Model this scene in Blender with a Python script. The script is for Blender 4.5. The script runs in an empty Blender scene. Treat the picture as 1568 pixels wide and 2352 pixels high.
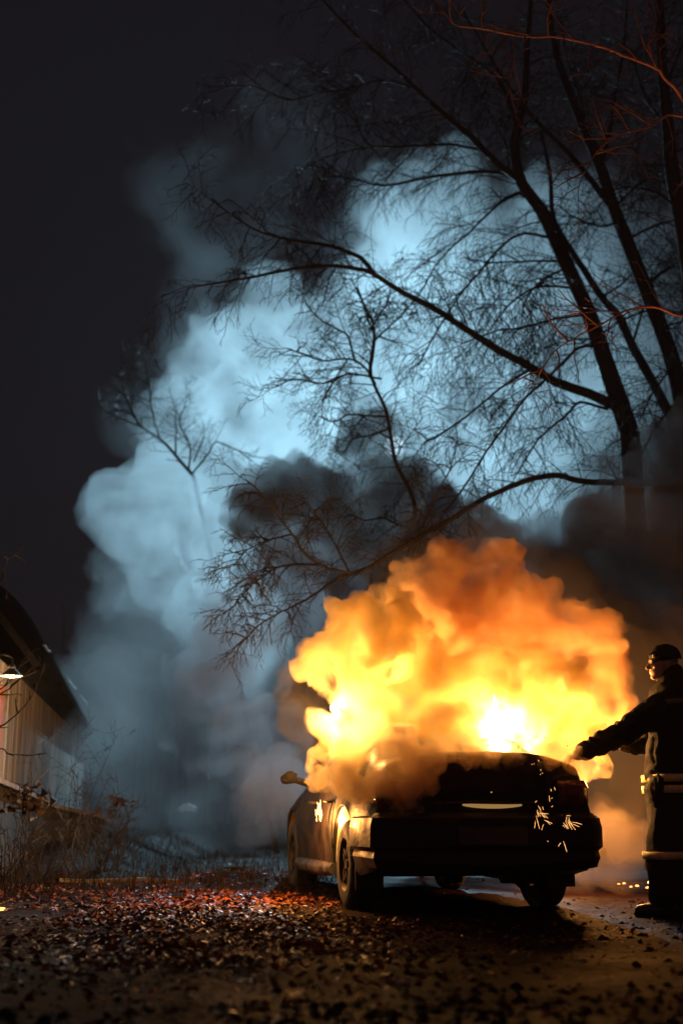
import bpy, bmesh, math, random
from mathutils import Vector, Matrix, noise
S = bpy.context.scene
C = S.collection
R = math.radians

# ------------------------------------------------------------------ camera, world, lights, exposure
F, YH, H = 2800.0, 1887.0, 0.641           # focal length and horizon in picture units (1568 x 2352), camera height in m
TH = math.atan((YH - 1176) / F); CT, ST = math.cos(TH), math.sin(TH)
cam = bpy.data.cameras.new("camera"); camo = bpy.data.objects.new("camera", cam); C.objects.link(camo)
cam.sensor_fit = 'VERTICAL'; cam.sensor_height = 36; cam.lens = 36 * F / 2352; cam.clip_end = 2000
camo.location = (0, 0, H); camo.rotation_euler = (math.pi / 2 + TH, 0, 0); S.camera = camo
cam.dof.use_dof = True; cam.dof.focus_distance = 9.4; cam.dof.aperture_fstop = 1.2

w = bpy.data.worlds.new("World"); S.world = w; w.use_nodes = True
bg = w.node_tree.nodes['Background']; bg.inputs[1].default_value = 1
wt = w.node_tree; wc = wt.nodes.new('ShaderNodeTexCoord'); ws = wt.nodes.new('ShaderNodeSeparateXYZ'); wr = wt.nodes.new('ShaderNodeMapRange'); wm = wt.nodes.new('ShaderNodeMix'); wm.data_type = 'RGBA'
wr.interpolation_type = 'SMOOTHSTEP'; wr.inputs['From Min'].default_value = .35; wr.inputs['From Max'].default_value = -.9
wm.inputs['A'].default_value = (.0062, .0048, .0066, 1); wm.inputs['B'].default_value = (.062, .022, .024, 1)      # dark sky ahead, added reddish fill light behind the camera
wt.links.new(wc.outputs['Generated'], ws.inputs[0]); wt.links.new(ws.outputs['Y'], wr.inputs['Value']); wt.links.new(wr.outputs[0], wm.inputs['Factor']); wt.links.new(wm.outputs['Result'], bg.inputs[0])
S.view_settings.view_transform = 'Standard'; S.view_settings.look = 'None'; S.view_settings.exposure = 0; S.view_settings.gamma = 1
S.cycles.max_bounces = 12; S.cycles.volume_bounces = 10; S.cycles.diffuse_bounces = 2; S.cycles.glossy_bounces = 2
S.cycles.transparent_max_bounces = 16
S.cycles.use_denoising = True; S.cycles.sample_clamp_indirect = 6
S.cycles.use_adaptive_sampling = True; S.cycles.adaptive_threshold = .022; S.cycles.adaptive_min_samples = 24

def lamp(name, loc, power, col, r=.08, typ='POINT'):
    l = bpy.data.lights.new(name, typ); l.energy = power; l.color = col
    if typ in ('POINT', 'SPOT'): l.shadow_soft_size = r
    o = bpy.data.objects.new(name, l); o.location = loc; C.objects.link(o); return o

# ------------------------------------------------------------------ layout helpers
def at(px, py, Y):
    u = (px - 784) / F; v = (1176 - py) / F
    t = Y / (CT - v * ST)
    return Vector((u * t, Y, H + (ST + v * CT) * t))
def ppm(py, Y):
    return F * (CT - (1176 - py) / F * ST) / Y
def gnd(px, py, z=0.0):                     # where the ray through a picture point meets the height z
    u = (px - 784) / F; v = (1176 - py) / F
    t = (z - H) / (ST + v * CT)
    return Vector((u * t, (CT - v * ST) * t, z))
def smooth(a, b, x):
    t = max(0, min(1, (x - a) / (b - a))); return t * t * (3 - 2 * t)
def gh(x, y):                               # ground height
    z = .05 * noise.noise((x * .45, y * .45, 3)) + .025 * noise.noise((x * 1.7, y * 1.7, 7))
    z *= smooth(0, 3, abs(y - 9.5) + max(0, abs(x - 1.2) - 1.3)) * .8 + .2
    m = gnd(560, 2040); d2 = ((x - m.x) / .75) ** 2 + ((y - m.y) / .5) ** 2
    z += .16 * math.exp(-d2) * (1 + .5 * noise.noise((x * 5, y * 5, 1)))
    z += .40 * smooth(-2.5, -3.6, x) * smooth(13.2, 16, y)           # bank in front of the barn
    z += .012 * abs(noise.noise((x * 5, y * 5, 2))) + .008 * noise.noise((x * 14, y * 14, 5))
    return z
def gndh(px, py):
    p = gnd(px, py)
    for _ in range(6): p = gnd(px, py, min(.5, gh(p.x, p.y)))
    return p
def lerp(tab, x):
    if x <= tab[0][0]: return tab[0][1]
    for (a, b), (c, d) in zip(tab, tab[1:]):
        if x <= c: return b + (d - b) * (x - a) / (c - a)
    return tab[-1][1]

# ------------------------------------------------------------------ object helpers
class MB:
    def __init__(s): s.v = []; s.f = []
    def tube(s, pts, rad, n=6, cap=True):
        base = len(s.v); up = None
        for i, p in enumerate(pts):
            a = pts[max(i - 1, 0)]; b = pts[min(i + 1, len(pts) - 1)]
            t = (b - a)
            t = t.normalized() if t.length > 1e-9 else Vector((0, 0, 1))
            if up is None: up = t.orthogonal().normalized()
            x = (up - t * up.dot(t)); x = x.normalized() if x.length > 1e-6 else t.orthogonal().normalized(); up = x; y = t.cross(x)
            r = rad[i] if isinstance(rad, (list, tuple)) else rad
            for k in range(n):
                an = 2 * math.pi * k / n
                s.v.append(p + (x * math.cos(an) + y * math.sin(an)) * r)
        for i in range(len(pts) - 1):
            for k in range(n):
                a = base + i * n + k; b = base + i * n + (k + 1) % n
                s.f.append((a, b, b + n, a + n))
        if cap:
            s.f.append(tuple(base + k for k in reversed(range(n))))
            s.f.append(tuple(base + (len(pts) - 1) * n + k for k in range(n)))
    def box(s, c, h, m=None):
        b = len(s.v)
        for dx in (-1, 1):
            for dy in (-1, 1):
                for dz in (-1, 1):
                    p = Vector((dx * h[0], dy * h[1], dz * h[2]))
                    if m: p = m @ p
                    s.v.append(Vector(c) + p)
        for q in ((0, 1, 3, 2), (4, 6, 7, 5), (0, 4, 5, 1), (2, 3, 7, 6), (0, 2, 6, 4), (1, 5, 7, 3)): s.f.append(tuple(b + i for i in q))
    def lathe(s, prof, n=32, axis='z', close=False):
        b = len(s.v)
        for r, h in prof:
            for k in range(n):
                a = 2 * math.pi * k / n; c, d = r * math.cos(a), r * math.sin(a)
                s.v.append(Vector((c, d, h)) if axis == 'z' else Vector((h, c, d)))
        m = len(prof)
        for i in range(m if close else m - 1):
            for k in range(n):
                j = (i + 1) % m
                s.f.append((b + i * n + k, b + i * n + (k + 1) % n, b + j * n + (k + 1) % n, b + j * n + k))
    def grid(s, rows):
        b = len(s.v); n = len(rows[0])
        for r in rows: s.v.extend(Vector(p) for p in r)
        for i in range(len(rows) - 1):
            for k in range(n - 1):
                s.f.append((b + i * n + k, b + i * n + k + 1, b + (i + 1) * n + k + 1, b + (i + 1) * n + k))
    def build(s, name, mat, parent=None, smoothed=True, sharp=40):
        me = bpy.data.meshes.new(name); me.from_pydata([tuple(p) for p in s.v], [], s.f); me.update()
        return link(name, me, mat, parent, smoothed, sharp)
def link(name, me, mat, parent=None, smoothed=True, sharp=40):
    if smoothed:
        for p in me.polygons: p.use_smooth = True
        if sharp: me.set_sharp_from_angle(angle=R(sharp))
    o = bpy.data.objects.new(name, me); C.objects.link(o)
    if mat: me.materials.append(mat)
    if parent: o.parent = parent
    return o
def recalc(o):
    bm = bmesh.new(); bm.from_mesh(o.data); bmesh.ops.recalc_face_normals(bm, faces=bm.faces); bm.to_mesh(o.data); bm.free()
    return o
def thing(name, label, cat, loc=(0, 0, 0), rz=0, group=None):
    o = bpy.data.objects.new(name, None); C.objects.link(o); o.location = loc; o.rotation_euler = (0, 0, rz)
    o.empty_display_size = .1
    return tag(o, label, cat, group)
def tag(o, label, cat, group=None, kind=None):
    o['label'] = label; o['category'] = cat
    if group: o['group'] = group
    if kind: o['kind'] = kind
    return o
def local(o, p):                            # world point -> coordinates of an empty
    m = Matrix.Translation(o.location) @ o.rotation_euler.to_matrix().to_4x4()
    return m.inverted() @ Vector(p)

# ------------------------------------------------------------------ materials
def mat(name, col, rough=.6, metal=0, var=.4, scale=6, stretch=None, bump=.0, bscale=30, spec=.5, rvar=.2, coat=0, col2=None):
    m = bpy.data.materials.new(name); m.use_nodes = True; nt = m.node_tree; b = nt.nodes['Principled BSDF']
    tc = nt.nodes.new('ShaderNodeTexCoord'); nz = nt.nodes.new('ShaderNodeTexNoise'); nz.inputs['Scale'].default_value = scale; nz.inputs['Detail'].default_value = 6
    if stretch:
        mp = nt.nodes.new('ShaderNodeMapping'); mp.inputs['Scale'].default_value = stretch
        nt.links.new(tc.outputs['Object'], mp.inputs['Vector']); nt.links.new(mp.outputs[0], nz.inputs['Vector'])
    else: nt.links.new(tc.outputs['Object'], nz.inputs['Vector'])
    mx = nt.nodes.new('ShaderNodeMix'); mx.data_type = 'RGBA'
    c2 = col2 or [c * (1 + var) for c in col]; c1 = col if col2 else [c * (1 - var) for c in col]
    mx.inputs['A'].default_value = (*c1, 1); mx.inputs['B'].default_value = (*c2, 1)
    rm = nt.nodes.new('ShaderNodeMapRange'); rm.inputs['From Min'].default_value = .3; rm.inputs['From Max'].default_value = .7
    nt.links.new(nz.outputs['Fac'], rm.inputs['Value']); nt.links.new(rm.outputs[0], mx.inputs['Factor']); nt.links.new(mx.outputs['Result'], b.inputs['Base Color'])
    rr = nt.nodes.new('ShaderNodeMapRange'); rr.inputs['To Min'].default_value = max(0.03, rough - rvar); rr.inputs['To Max'].default_value = min(1, rough + rvar)
    rr.inputs['From Min'].default_value = .3; rr.inputs['From Max'].default_value = .7
    nt.links.new(nz.outputs['Fac'], rr.inputs['Value']); nt.links.new(rr.outputs[0], b.inputs['Roughness'])
    b.inputs['Metallic'].default_value = metal; b.inputs['Specular IOR Level'].default_value = spec
    b.inputs['Coat Weight'].default_value = coat
    if bump:
        n2 = nt.nodes.new('ShaderNodeTexNoise'); n2.inputs['Scale'].default_value = bscale; n2.inputs['Detail'].default_value = 5
        bp = nt.nodes.new('ShaderNodeBump'); bp.inputs['Strength'].default_value = bump; bp.inputs['Distance'].default_value = .02
        nt.links.new(tc.outputs['Object'], n2.inputs['Vector']); nt.links.new(n2.outputs['Fac'], bp.inputs['Height']); nt.links.new(bp.outputs[0], b.inputs['Normal'])
    return m
def emit(name, col, k):
    m = bpy.data.materials.new(name); m.use_nodes = True; nt = m.node_tree; nt.nodes.clear()
    o = nt.nodes.new('ShaderNodeOutputMaterial'); e = nt.nodes.new('ShaderNodeEmission'); e.inputs[0].default_value = (*col, 1); e.inputs[1].default_value = k
    nt.links.new(e.outputs[0], o.inputs['Surface']); return m
def vol(name, dens, col, scale=None, lo=.4, hi=.7, detail=3, g=0., dist=.3, step=1., floor=0.):
    m = bpy.data.materials.new(name); m.use_nodes = True; nt = m.node_tree; nt.nodes.clear()
    o = nt.nodes.new('ShaderNodeOutputMaterial'); v = nt.nodes.new('ShaderNodeVolumePrincipled')
    v.inputs['Color'].default_value = (*col, 1); v.inputs['Density'].default_value = dens; v.inputs['Anisotropy'].default_value = g
    nt.links.new(v.outputs[0], o.inputs['Volume'])
    if scale:
        tc = nt.nodes.new('ShaderNodeTexCoord'); nz = nt.nodes.new('ShaderNodeTexNoise')
        nz.inputs['Scale'].default_value = scale; nz.inputs['Detail'].default_value = detail; nz.inputs['Distortion'].default_value = dist
        mr = nt.nodes.new('ShaderNodeMapRange'); mr.interpolation_type = 'SMOOTHSTEP'
        mr.inputs['From Min'].default_value = lo; mr.inputs['From Max'].default_value = hi; mr.inputs['To Min'].default_value = floor * dens; mr.inputs['To Max'].default_value = dens
        nt.links.new(tc.outputs['Object'], nz.inputs['Vector']); nt.links.new(nz.outputs['Fac'], mr.inputs['Value']); nt.links.new(mr.outputs[0], v.inputs['Density'])
        m.cycles.volume_step_rate = step
    return m

M = {}
M['mud'] = mat('mud', (.012, .0042, .0034), .8, var=.6, scale=1.2, bump=1.0, bscale=16, rvar=.12, spec=.03)
M['leaf'] = mat('leaf', (.15, .040, .012), .46, var=.85, scale=9, rvar=.14, spec=.12)
M['grass'] = mat('dry_grass', (.030, .022, .013), .85, var=.5, scale=2, spec=.1)
M['bark'] = mat('bark', (.030, .024, .020), .8, var=.4, scale=8, bump=.5, bscale=25)
M['twig'] = mat('twig', (.026, .020, .017), .75, var=.3, scale=3)
M['red_lit_bark'] = mat('red_lit_bark', (.55, .22, .16), .7, var=.3, scale=8, bump=.4, bscale=25)  # red light on the near branch put into the bark colour
M['red_lit_twig'] = mat('red_lit_twig', (.2, .08, .06), .7, var=.3, scale=4)  # twigs of that tree, tinted for the same red light
M['paint'] = mat('burnt_paint', (.013, .0075, .0055), .5, var=.6, scale=5, bump=.25, bscale=40, rvar=.2, spec=.25)
M['black'] = mat('black_plastic', (.012, .010, .009), .6, var=.3, scale=10, bump=.2, bscale=60)
M['rubber'] = mat('rubber', (.014, .013, .012), .75, var=.3, scale=20, bump=.3, bscale=60)
M['rim'] = mat('dull_alloy', (.05, .04, .035), .45, metal=.7, var=.4, scale=12)
M['glass'] = mat('sooty_glass', (.010, .009, .008), .2, var=.3, scale=4, rvar=.1)
M['redlens'] = mat('red_lens', (.10, .008, .005), .25, var=.3, scale=10)
M['plate'] = mat('plate_white', (.06, .05, .04), .6, var=.4, scale=9)
M['sill'] = mat('grey_sill', (.06, .05, .045), .4, metal=.5, var=.4, scale=8)
M['liner'] = mat('scorched_liner', (.35, .27, .16), .7, var=.3, scale=10)
M['board'] = mat('pale_boards', (.24, .21, .18), .8, var=.75, scale=1, stretch=(5, 5, .5), bump=.3, bscale=18)
M['rust'] = mat('orange_boards', (.45, .13, .05), .7, var=.3, scale=2)
M['roof'] = mat('roof_felt', (.006, .005, .005), .95, spec=.0, var=.4, scale=2, bump=.4, bscale=10)
M['concrete'] = mat('concrete', (.08, .08, .08), .8, var=.4, scale=2, bump=.5, bscale=14)
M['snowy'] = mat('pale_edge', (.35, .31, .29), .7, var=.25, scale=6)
M['iron'] = mat('dark_iron', (.03, .03, .03), .5, metal=.6, var=.3)
M['wood'] = mat('wet_wood', (.10, .06, .035), .5, var=.5, scale=7, bump=.4, bscale=30)
M['coat'] = mat('dark_coat', (.022, .016, .014), .9, spec=.15, var=.35, scale=9, bump=.5, bscale=120)
M['band'] = mat('reflective_band', (.80, .68, .26), .45, var=.2, scale=25)
M['skin'] = mat('skin', (.50, .29, .20), .5, var=.12, scale=15)
M['cap'] = mat('knit_cap', (.016, .012, .013), .9, var=.4, scale=30, bump=.5, bscale=140)
M['boot'] = mat('boot_rubber', (.012, .010, .010), .5, var=.3)
M['glove'] = mat('leather_glove', (.10, .06, .035), .7, var=.3, scale=20, bump=.3, bscale=80)
M['canvas'] = mat('pale_tarpaulin', (.55, .56, .58), .6, var=.2, scale=4)
M['char'] = mat('charred', (.006, .004, .0035), .85, var=.4, scale=20)
M['dead'] = mat('dead_leaves', (.05, .03, .03), .8, var=.5, scale=20)
M['flame'] = emit('flame', (1, .60, .20), 14)
M['lick'] = emit('licking_flame', (1, .52, .15), 5)
M['hot'] = emit('hot_flame', (1, .62, .25), 12)
M['ember'] = emit('ember', (1, .34, .07), 6)
M['glow'] = emit('smouldering', (1, .30, .06), .9)
M['spark'] = emit('spark', (1, .46, .15), 2.4)
M['lid_glint'] = emit('painted_glint', (1, .55, .18), .32)  # bright highlight on the boot painted as emission, not a lamp
M['bulb'] = emit('warm_bulb', (1, .68, .32), 9)
M['flood'] = emit('flood_lens', (.62, .84, 1), .6)

# ------------------------------------------------------------------ ground
def axis(stops):
    out = []
    for (a, st), (b, _) in zip(stops, stops[1:]):
        n = max(1, round((b - a) / st)); out += [a + (b - a) * i / n for i in range(n)]
    return out + [stops[-1][0]]
ys = axis([(-60, 12), (0, 1), (4, .06), (13, .16), (22, .5), (45, 4), (160, 1)])
xs = axis([(-120, 15), (-14, .6), (-5, .08), (4.5, .4), (14, 12), (120, 1)])
mb = MB(); mb.grid([[(x, y, gh(x, y)) for x in xs] for y in ys])
gr = mb.build('ground', M['mud'], None, True, 0); gr['kind'] = 'structure'

rnd = random.Random(5)
mb = MB()
def leaf(x, y, s, tilt):
    z = gh(x, y) + .008; a = rnd.uniform(0, 6.283)
    nx, ny = rnd.gauss(0, tilt), rnd.gauss(0, tilt)
    n = Vector((nx, ny, 1)).normalized(); t = Vector((math.cos(a), math.sin(a), 0)); t = (t - n * t.dot(n)).normalized(); b = n.cross(t)
    c = Vector((x, y, z + s * .35 * min(1, abs(nx) + abs(ny)))); k = rnd.uniform(.1, .35) * s
    base = len(mb.v)
    mb.v += [c - t * s, c + b * s * .5 + n * k * .6, c + t * s, c - b * s * .5 + n * k * .6, c - t * s * .3, c + t * s * .45 + n * k * .2]
    mb.f += [(base, base + 4, base + 1), (base + 4, base + 5, base + 1), (base + 1, base + 5, base + 2), (base, base + 3, base + 4), (base + 4, base + 3, base + 5), (base + 3, base + 2, base + 5)]
for i in range(42000):
    if i < 38000:
        px = rnd.gauss(430, 330); py = 2035 + abs(rnd.gauss(0, 1)) * 130
        if rnd.random() < .35: px, py = rnd.gauss(560, 200), rnd.gauss(2110, 45)
    else: px, py = rnd.uniform(-100, 1650), rnd.uniform(1960, 2352)
    if py < 1950 or py > 2420: continue
    p = gndh(px, py)
    if px > 780 and py < 2110: continue
    if rnd.random() < smooth(2140, 2300, py) * .8: continue  # shade put into the leaf spread: thinner towards the camera
    if noise.noise((p.x * 1.1, p.y * 1.1, 9)) + .5 * noise.noise((p.x * 3, p.y * 3, 4)) < rnd.uniform(-.5, .28): continue
    leaf(p.x, p.y, .009 + .028 * rnd.random() ** 2.5, .4)
o = mb.build('leaf_litter', M['leaf'], None, False)
tag(o, 'carpet of dead wet leaves glinting orange on the mud left of the car', 'leaves', kind='stuff')

mb = MB()
for i in range(7000):
    px, py = rnd.uniform(-60, 1640), 1960 + 430 * rnd.random() ** .8
    p = gndh(px, py)
    if noise.noise((p.x * .8, p.y * .8, 33)) < rnd.uniform(-.6, .5): continue
    r = .006 + .022 * rnd.random() ** 4; b = len(mb.v); z = gh(p.x, p.y)
    for dx, dy, dz in ((1, 0, 0), (0, 1, 0), (-1, 0, 0), (0, -1, 0), (0, 0, .8), (.6, .6, .4), (-.5, .6, .5)):
        mb.v.append(Vector((p.x + dx * r * rnd.uniform(.7, 1.4), p.y + dy * r * rnd.uniform(.7, 1.4), z + dz * r * rnd.uniform(.6, 1.2) - .002)))
    mb.f += [(b, b + 5, b + 4), (b, b + 1, b + 5), (b + 1, b + 6, b + 5), (b + 5, b + 6, b + 4), (b + 1, b + 2, b + 6), (b + 6, b + 2, b + 4), (b + 2, b + 3, b + 4), (b + 3, b, b + 4)]
o = mb.build('mud_crumbs', M['mud'], None, False); tag(o, 'small crumbs of dark mud and grit strewn over the yard', 'grit', kind='stuff')
mb = MB()
for i in range(9000):
    x, y = rnd.uniform(-5.5, 0.2), 11.5 + 14 * rnd.random() ** 1.4
    if noise.noise((x * .9, y * .6, 20)) < rnd.uniform(-.45, .35) - .25 * smooth(-1.5, -3, x): continue
    h = rnd.uniform(.03, .16) * (1 + .6 * smooth(-1.5, -3.5, x)); a = rnd.uniform(0, 6.283); b = len(mb.v); z = gh(x, y) - .005
    wd = Vector((math.cos(a), math.sin(a), 0)) * rnd.uniform(.003, .007); ln = Vector((rnd.gauss(0, .6), rnd.gauss(0, .5), 0)) * h
    p = Vector((x, y, z)); m = p + ln * .35 + Vector((0, 0, h * .7)); t = p + ln + Vector((0, 0, h))
    mb.v += [p - wd, p + wd, m + wd * .7, m - wd * .7, t]; mb.f += [(b, b + 1, b + 2, b + 3), (b + 3, b + 2, b + 4)]
o = mb.build('dry_grass', M['grass'], None, False); tag(o, 'dark dry grass tufts on the rough ground between barn and car', 'grass', kind='stuff')

# ------------------------------------------------------------------ trees
def wander(p, d, L, n, rng, wig=.22, droop=0.):
    pts = [p.copy()]; d = d.normalized()
    for i in range(n):
        d = (d + Vector((rng.gauss(0, wig), rng.gauss(0, wig), rng.gauss(0, wig) - droop))).normalized()
        pts.append(pts[-1] + d * (L / n))
    return pts
def sprout(mb, pts, r0, lev, rng, L, gap, droop, start=.1):
    """grow side twigs along a polyline; lev = how many more generations"""
    tot = 0; acc = [0]
    for a, b in zip(pts, pts[1:]): tot += (b - a).length; acc.append(tot)
    if tot < 1e-4: return
    s = start * tot + rng.uniform(0, gap); side = rng.choice((-1, 1))
    while s < tot:
        i = max(k for k in range(len(acc)) if acc[k] <= s); i = min(i, len(pts) - 2)
        f = (s - acc[i]) / max(1e-6, acc[i + 1] - acc[i]); p = pts[i].lerp(pts[i + 1], f); t = (pts[i + 1] - pts[i]).normalized()
        ax = Vector((rng.gauss(0, .45), rng.gauss(0, 1), rng.gauss(0, .45))); pr = t.cross(ax)
        pr = pr.normalized() if pr.length > 1e-3 else t.orthogonal()
        side = -side; an = rng.uniform(.5, 1.15)
        d = t * math.cos(an) + pr * math.sin(an) * side
        l = L * rng.uniform(.45, 1.25) * (1 - .45 * s / tot)
        n = 4 if lev > 1 else 3
        q = wander(p, d, l, n, rng, .13, droop)
        rr = max(.0030, r0 * rng.uniform(.7, 1.1))
        mb.tube(q, [rr + (max(.0026, rr * .4) - rr) * k / n for k in range(n + 1)], 4 if lev > 1 else 3, False)
        if lev > 1: sprout(mb, q, rr * .55, lev - 1, rng, l * .62, gap * .9, droop * 1.6, .15)
        s += gap * rng.uniform(.6, 1.5)
def curve(pts, n=4):                        # Catmull-Rom through authored points
    out = []
    P = [pts[0] * 2 - pts[1]] + pts + [pts[-1] * 2 - pts[-2]]
    for i in range(1, len(P) - 2):
        a, b, c, d = P[i - 1:i + 3]
        for k in range(n):
            t = k / n
            out.append(.5 * ((2 * b) + (c - a) * t + (2 * a - 5 * b + 4 * c - d) * t * t + (3 * b - a - 3 * c + d) * t ** 3))
    out.append(pts[-1]); return out
def tree(label, Y, trunk, tw, limbs, seed, twig=(.95, .16, .07, 3), group=None, root=None, bark='bark', twm='twig'):
    """trunk / limbs: lists of picture points at depth Y (limbs: (points, w0, w1, depth drift)); widths in picture units"""
    rng = random.Random(seed)
    base = trunk[0]; b3 = at(*base, Y)
    foot = Vector(root) if root is not None else Vector((b3.x + (b3.x - at(*trunk[1], Y).x) * .25, Y, 0))
    foot.z = gh(foot.x, foot.y) - .1
    T = thing('tree', label, 'tree', foot, 0, group)
    k = 1 / ppm(1000, Y)
    def poly(pts, dr):
        n = len(pts); return curve([at(x, y, Y + dr * (i / max(1, n - 1)) ** 1.3) - foot for i, (x, y) in enumerate(pts)])
    up = poly(trunk, 0)
    low = curve([Vector((0, 0, 0)), (up[0] * .5) + Vector((.05 * k, 0, 0)), up[0]], 6)[:-1]
    pts = low + up
    nl = len(low)
    r = [tw[0] * k * .5 * (1.35 - .35 * min(1, (i / nl) * 1.6)) for i in range(nl)]
    r += [(tw[0] + (tw[1] - tw[0]) * i / (len(up) - 1)) * k * .5 for i in range(len(up))]
    mb = MB(); mb.tube(pts, r, 12); mb.build('trunk', M[bark], T, True, 0)
    cr = MB(); L, gap, droop, lev = twig
    sprout(cr, up, .012, lev, rng, L, gap * 1.3, droop, .15)
    for (lp, w0, w1, dr) in limbs:
        q = poly(lp, dr); n = len(q)
        q = [p + Vector((rng.gauss(0, .6), rng.gauss(0, .6), rng.gauss(0, .6))) * k if 0 < i < n - 1 else p for i, p in enumerate(q)]
        mb = MB(); mb.tube(q, [max(.003, (w0 + (w1 - w0) * (i / (n - 1)) ** .8) * k * .5) for i in range(n)], 8); mb.build('limb', M[bark], T, True, 0)
        sprout(cr, q, .0095, lev, rng, L, gap, droop, .12)
        ext = (q[-1] - q[-3]).normalized()
        e = wander(q[-1], ext, L * .8, 5, rng, .16, droop); cr.tube(e, [.006 - .004 * i / 5 for i in range(6)], 4, False)
        sprout(cr, e, .005, 2, rng, L * .6, gap * .7, droop)
    cr.build('crown', M[twm], T, False)
    return T

G = 'bare trees leaning over the car'
YT = 17
tree('big bare tree with a long low limb reaching left over the smoke', YT,
     [(1445, 994), (1411, 895), (1386, 822), (1352, 723), (1292, 589), (1245, 488), (1197, 419), (1181, 345), (1186, 302), (1205, 212), (1209, 120), (1216, 40), (1222, -80)], (46, 8), [
     ([(1430, 942), (1352, 905), (1273, 876), (1214, 841), (1150, 807), (1101, 777), (1042, 738), (988, 703), (929, 674), (852, 627), (793, 613), (711, 612), (635, 625), (559, 640), (508, 648), (432, 662)], 27, 3, -2),
     ([(860, 632), (831, 595), (783, 573), (735, 560), (660, 549), (589, 528), (533, 493), (483, 457)], 13, 3, -2.5),
     ([(1190, 410), (1138, 372), (1080, 313), (1011, 255), (947, 196), (884, 138), (815, 80), (760, 20), (700, -40)], 20, 5, -1.5),
     ([(1186, 290), (1149, 191), (1096, 143), (1032, 101), (974, 53), (930, 0), (880, -60)], 12, 4, 1),
     ([(1205, 452), (1186, 446), (1139, 473), (1080, 531), (1016, 589), (969, 664), (940, 730)], 9, 3, 2),
     ([(1262, 545), (1202, 536), (1154, 563), (1107, 616), (1054, 680), (1000, 765), (960, 840)], 8, 3, -1),
     ([(1290, 600), (1213, 600), (1128, 603), (1096, 599)], 6, 3, -1),
     ([(1190, 408), (1144, 396), (1054, 398), (974, 409), (894, 425), (841, 419), (767, 404), (700, 420)], 12, 3, 1.5),
     ([(1105, 345), (1032, 332), (958, 335), (868, 337), (836, 319), (820, 276), (800, 240)], 8, 3, -1),
     ([(868, 337), (788, 350), (735, 366), (690, 392)], 5, 2, -1),
     ([(955, 203), (894, 186), (841, 191), (788, 207), (721, 216), (660, 229), (579, 198), (508, 203)], 7, 3, -1.5),
     ([(1295, 616), (1245, 643), (1208, 685), (1197, 728)], 7, 3, -2),
     ([(1325, 662), (1239, 658), (1186, 685), (1149, 722), (1123, 759), (1080, 800)], 7, 3, 1.5),
     ([(1345, 722), (1266, 735), (1192, 754), (1139, 759), (1060, 790)], 8, 3, -1.5),
     ([(1372, 797), (1332, 797), (1288, 836), (1254, 871), (1209, 910), (1165, 969), (1116, 1038), (1072, 1107), (1020, 1178)], 8, 4, -2),
     ([(1215, 850), (1150, 890), (1091, 940), (1032, 984), (973, 1018)], 7, 3, -1.5),
     ([(1395, 940), (1332, 925), (1298, 954), (1244, 999), (1214, 1043), (1185, 1090)], 8, 3, -1),
     ([(1197, 419), (1160, 330), (1120, 250), (1090, 190)], 8, 3, 2),
     ], 11, (1.15, .105, .13, 3), G)
tree('slim bare trunk crossing behind the big tree with the long limb', YT + .8,
     [(1539, 958), (1499, 880), (1450, 792), (1420, 727), (1381, 683), (1335, 612), (1308, 570), (1270, 500), (1262, 400), (1240, 300)], (24, 8), [
     ([(1450, 792), (1480, 700), (1500, 640), (1560, 600)], 7, 3, 1), ([(1381, 683), (1440, 640), (1480, 560)], 6, 3, 1),
     ], 12, (.9, .12, .05, 3), G)
tree('tall bare tree with a fork, rightmost but one of the dark trunks', YT + .5,
     [(1580, 985), (1554, 871), (1530, 791), (1478, 653), (1436, 547), (1409, 478), (1377, 382), (1346, 308), (1314, 228), (1287, 159), (1271, 96), (1262, 30), (1255, -80)], (42, 12), [
     ([(1402, 474), (1340, 393), (1287, 334), (1234, 281), (1207, 250), (1150, 170), (1100, 90), (1060, 20)], 17, 4, -1),
     ([(1377, 382), (1400, 300), (1410, 220), (1430, 120), (1440, 0)], 12, 5, 1),
     ([(1409, 478), (1470, 420), (1530, 400), (1590, 380)], 8, 4, 1), ([(1440, 550), (1500, 520), (1560, 505), (1600, 520)], 8, 4, -1),
     ([(1480, 655), (1530, 620), (1580, 610)], 7, 4, 1), ([(1346, 308), (1330, 220), (1300, 130), (1290, 40)], 9, 4, 1.5),
     ([(1500, 710), (1440, 730), (1390, 760), (1330, 790)], 6, 3, -1), ([(1515, 750), (1560, 740), (1600, 725)], 6, 3, -1),
     ([(1420, 510), (1380, 520), (1320, 500), (1280, 470)], 7, 3, -1),
     ], 13, (1.15, .11, .12, 3), G)
tree('bare tree trunk rising at the right edge of the photo', YT - .5,
     [(1600, 990), (1590, 700), (1572, 545), (1547, 425), (1537, 345), (1531, 265), (1520, 160), (1515, 40), (1512, -60)], (46, 18), [
     ([(1560, 480), (1500, 440), (1440, 430), (1400, 440)], 8, 3, -1), ([(1535, 300), (1480, 220), (1450, 120)], 8, 3, 1), ([(1525, 200), (1560, 120), (1590, 40)], 8, 4, 0),
     ([(1590, 820), (1540, 850), (1500, 900), (1470, 960)], 7, 3, -1), ([(1590, 900), (1545, 930), (1500, 990), (1480, 1030)], 6, 3, -1),
     ], 14, (1.15, .10, .10, 3), G)
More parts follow.
